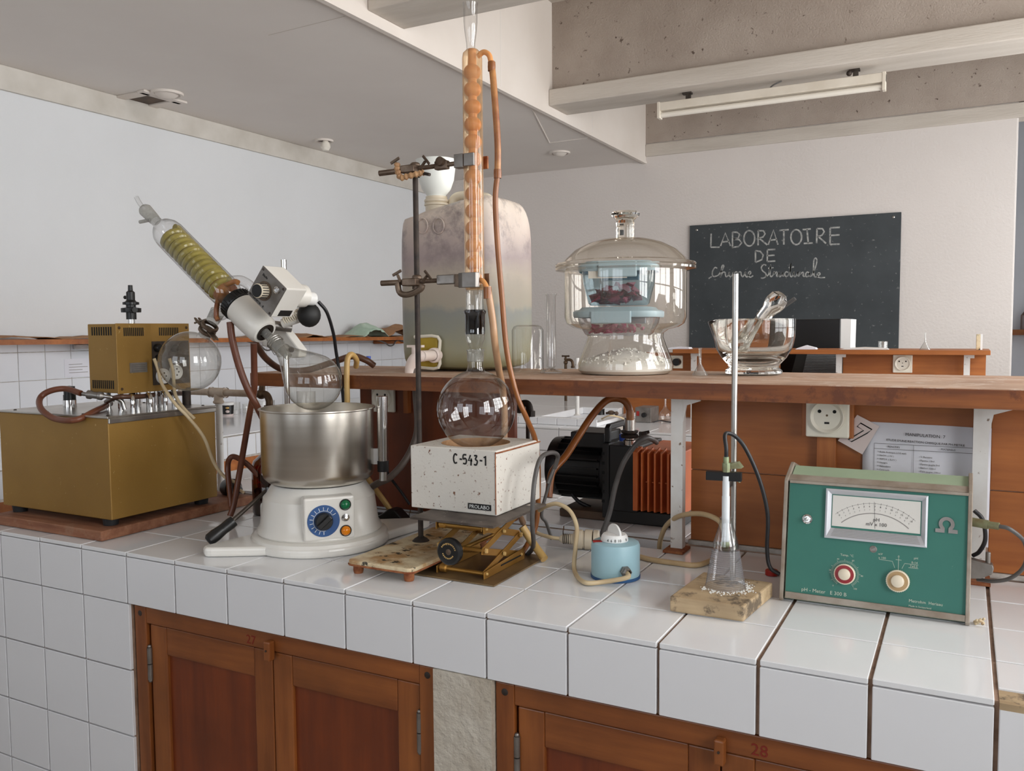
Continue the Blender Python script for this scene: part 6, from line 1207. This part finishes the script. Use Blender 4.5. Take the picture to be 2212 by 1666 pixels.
for l in ([(.1885, .07), (.1885, .0905)], [(.184, .0875), (.193, .0875)], [(.183, .0735), (.179, .084), (.158, .085)], [(.194, .0735), (.198, .0825), (.219, .0825)], [(.204, .0765), (.219, .0765)]): G().ribbon(l, .0006, F3(0, 0, .0008), fu, fv, 0).obj('printed_line', 'print_pale', pm, 0)
for s, u, v in (('mV', .160, .0925), ('x 100', .163, .0862), ('0', .1885, .0912), ('pH', .215, .0915), ('0-14', .213, .0838), ('7±0,5', .212, .0775)): text(s, .0052, F3(u, v, .0006), fu, fv, 'print_pale', pm, 'lettering', 'CENTER')
text('pH - Meter   E 300 B', .0088, F3(.0335, .0155, .0006), fu, fv, 'print_pale', pm, 'lettering'); text('Metrohm  Herisau', .0068, F3(.206, .020, .0006), fu, fv, 'print_pale', pm, 'lettering'); text('Made in Switzerland', .0042, F3(.206, .0125, .0006), fu, fv, 'print_pale', pm, 'lettering')
# plug, arm and cables on the meter's right side
G().cyl((1.958, .36, .158), (1.983, .352, .157), .0075).cyl((1.983, .352, .157), (1.998, .348, .157), .006).obj('jack_plug', 'green_brass', pm)
G().prism([(1.958, .05), (1.975, .052), (1.992, .062), (1.994, .072), (1.992, .078), (1.958, .084)], (0, .40, 0), (1, 0, 0), (0, 0, 1), (0, .02, 0)).cyl((1.985, .41, .076), (1.985, .41, .098), .004, n=14).obj('side_arm', 'alu_grey', pm, 0, bevel=.0015)
hose('meter_cable', 'grey cable arching from the plug on the side of the green meter', [(1.996, .349, .157), (2.014, .345, .154), (2.036, .36, .13), (2.038, .38, .09), (2.02, .40, .06), (1.995, .41, .048), (1.97, .425, .044)], .0034, 'cable_grey', 'cable')
hose('meter_cable', 'dark cable loop close against the right side of the green meter', [(1.962, .40, .17), (1.975, .40, .155), (1.980, .41, .12), (1.972, .42, .095), (1.962, .425, .085)], .0036, 'cable_black', 'cable')
o = G()
for k in range(14): p = V3((1.973 + random.uniform(-.006, .006), .305 + random.uniform(-.012, .012), .0025 + .004 * (k % 3))); o.ball(p, random.uniform(.002, .0035), 8)
tag(o.obj('crumb_lump', 'stained_enamel', None, 0), 'small beige crumb lump on the tiles right of the green meter', 'crumbs')
# ---------------------------------------------------------------- pipes and taps behind the bench
wp = thing('water_pipe', (-0.0647, 0.6269, 0.0), 'pale painted water pipe with a tee and an old brass tap behind the gold tank', 'pipe')
pf_ = V3((-0.0647, 0.6269, 0.0)); yp = pf_.y; tz = 0.3018
pa_, pb_ = V3((-0.2287, 0.627, 0.2856)), V3((0.0806, 0.627, 0.3154))
pa_.z = pb_.z = tz
G().cyl(pf_ + zz * .0005, (pf_.x, yp, tz), .0105).obj('riser', 'post_white', wp); G().cyl(pa_, pb_, .0105).obj('run', 'pipe_paint', wp)
tx = V3((pf_.x, yp, tz)); G().cyl(tx - V3((.03, 0, 0)), tx + V3((.03, 0, 0)), .0145).lathe([(.0165, 0), (.0165, .006)], tx - V3((.032, 0, 0)), (1, 0, 0)).lathe([(.0165, 0), (.0165, .006)], tx + V3((.026, 0, 0)), (1, 0, 0)).cyl(tx - zz * .03, tx, .0135).lathe([(.0135, 0), (.0165, .003), (.0165, .007), (.0135, .01)], tx - zz * .034).obj('tee', 'pipe_paint', wp)
G().cyl(pb_ - V3((.016, 0, 0)), pb_ + V3((.004, 0, 0)), .0145).obj('socket_end', 'pipe_paint', wp)
G().tube([pb_, pb_ + V3((.03, 0, .0)), pb_ + V3((.05, 0, -.002)), pb_ + V3((.06, 0, -.018)), pb_ + V3((.06, 0, -.035))], .0105, 14, 6).cyl(pb_ + V3((.06, 0, -.032)), pb_ + V3((.06, 0, -.046)), .016, n=6).cyl(pb_ + V3((.06, 0, -.045)), pb_ + V3((.06, 0, -.066)), .0095).ball(pb_ + V3((.03, 0, 0)), .0155, 14).cyl(pb_ + V3((.03, 0, .0)), pb_ + V3((.036, 0, .036)), .01, .008).obj('tap', 'brass_old', wp)
c = V3((0.8924, 0.8, 0.2445)); c.z = 0.0005
bt = thing('black_tap', c, 'dark old tap on a stand pipe seen under the shelf behind the flask', 'tap')
for nm, f_ in (('stand_pipe', lambda: G().cyl((c.x + .01, .80, .0005), (c.x + .01, .80, .285), .0055)), ('tap_body', lambda: G().tube([V3((0.8771, 0.8, 0.2691)), V3((0.8885, 0.8, 0.2858)), V3((0.9039, 0.8, 0.2838)), V3((0.9108, 0.8, 0.264))], .0095, 12, 5).cyl(V3((0.9108, 0.8, 0.2665)), V3((0.9107, 0.8, 0.2515)), .014, n=6).ball(V3((0.8772, 0.8, 0.2754)), .017, 14)), ('stem', lambda: G().cyl(V3((0.8744, 0.8, 0.2853)), V3((0.8719, 0.8, 0.318)), .006)), ('handle', lambda: G().cyl(V3((0.8577, 0.8, 0.3189)), V3((0.8874, 0.8, 0.3209)), .0055).ball(V3((0.8577, 0.8, 0.3189)), .0075, 10).ball(V3((0.8874, 0.8, 0.3209)), .0075, 10))): f_().obj(nm, 'iron_black', bt)
# bottle, plugs behind the evaporator
ab = V3((0.3088, 0.455, 0.0098)); ab.z = .0005
an = thing('amber_bottle', ab, 'brown glass reagent bottle behind the steel pot', 'bottle')
G().lathe([(0, 0), (.05, 0), (.053, .006), (.053, .125), (.048, .142), (.03, .158), (.017, .168), (.0165, .2), (.019, .202), (.019, .208)], ab, n=44).obj('glass', 'amber_glass', an); G().lathe([(0, .003), (.049, .004), (.05, .075), (0, .075)], ab, n=36).obj('contents', 'hose_dark', an)
G().lathe([(.0195, .195), (.0195, .222), (0, .223)], ab, n=24).obj('cap', 'black_plastic', an)
bp_ = V3((0.6726, 0.4971, 0.002)); t = thing('black_adaptor', bp_, 'black moulded power plug lying behind the ring stand base', 'plug')
G().prism([(-.05, 0), (.035, 0), (.035, .012), (.012, .034), (-.004, .036), (-.03, .018), (-.05, .012)], bp_ + V3((0, -.015, 0)), (1, .15, 0), (0, 0, 1), (0, .035, 0)).obj('body', 'black_plastic', t, 0, bevel=.003); G().box(bp_ + V3((-.06, -.012, .0)), bp_ + V3((-.02, .02, .006))).obj('base', 'hose_brown', t, 0)
hose('adaptor_cable', 'thin dark cable rising from the black plug behind the mantle', [(0.721, 0.5, 0.0508), (0.6977, 0.5, 0.0782), (0.6615, 0.5, 0.1166), (0.6375, 0.51, 0.1431)], .0035, 'cable_black', 'cable')
hose('floor_cable', 'black cable lying on the tiles between evaporator and mantle', [(0.5836, 0.5426, 0.006), (0.6212, 0.5483, 0.006), (0.6785, 0.5293, 0.008)], .0045, 'cable_black', 'cable')
b2 = V3((0.1161, 0.5, 0.0432)); t = thing('round_black_plug', b2 - V3((0, 0, .022)), 'round black plug on the wooden board end behind the gold tank', 'plug')
G().lathe([(0, -.03), (.024, -.03), (.027, -.02), (.027, .004), (.02, .012), (.012, .024), (.009, .036), (0, .037)], b2, (.9, -.2, -.0), 28).obj('body', 'black_plastic', t); G().cyl(b2 + V3((.03, -.006, 0)), b2 + V3((.05, -.01, -.006)), .004).obj('lead_end', 'cable_cream', t)
b3_ = V3((-1.45, 3.1887, 0.304)); t = thing('water_bottle', (b3_.x, b3_.y, 0), 'small clear bottle with a blue cap seen above the shelf behind the hose arch', 'bottle')
G().lathe([(0, .001), (.035, .001), (.036, .01), (.036, b3_.z - .06), (.014, b3_.z - .02), (.012, b3_.z)], (b3_.x, b3_.y, 0), n=28).obj('body', 'plastic_clear', t); G().lathe([(.015, b3_.z - .006), (.015, b3_.z + .016), (0, b3_.z + .017)], (b3_.x, b3_.y, 0), n=20).obj('cap', 'blue_cap', t)
# second room seen at the right edge
t = thing('far_wall_shelf', (2.4205, 7.95, 0.4695), 'small wooden shelf with brown bottles in the room beyond the wall end', 'shelf'); q = V3((2.3966, 7.9, 0.4443))
G().box((q.x - .3, 7.75, q.z - .05), (q.x + 1.0, 7.999, q.z)).obj('board', 'wood_orange_x', t, 0)
for k in range(3):
    tag(G().lathe([(0, 0), (.06, 0), (.06, .13), (.03, .17), (.03, .21), (0, .21)], (q.x + .05 + .2 * k, 7.86, q.z + .0005), n=24).obj('brown_bottle', 'hose_dark'), ['brown bottle nearest the wall end on the far room shelf', 'middle brown bottle on the far room shelf', 'rightmost brown bottle on the far room shelf'][k], 'bottle', 'bottles on the far room shelf')
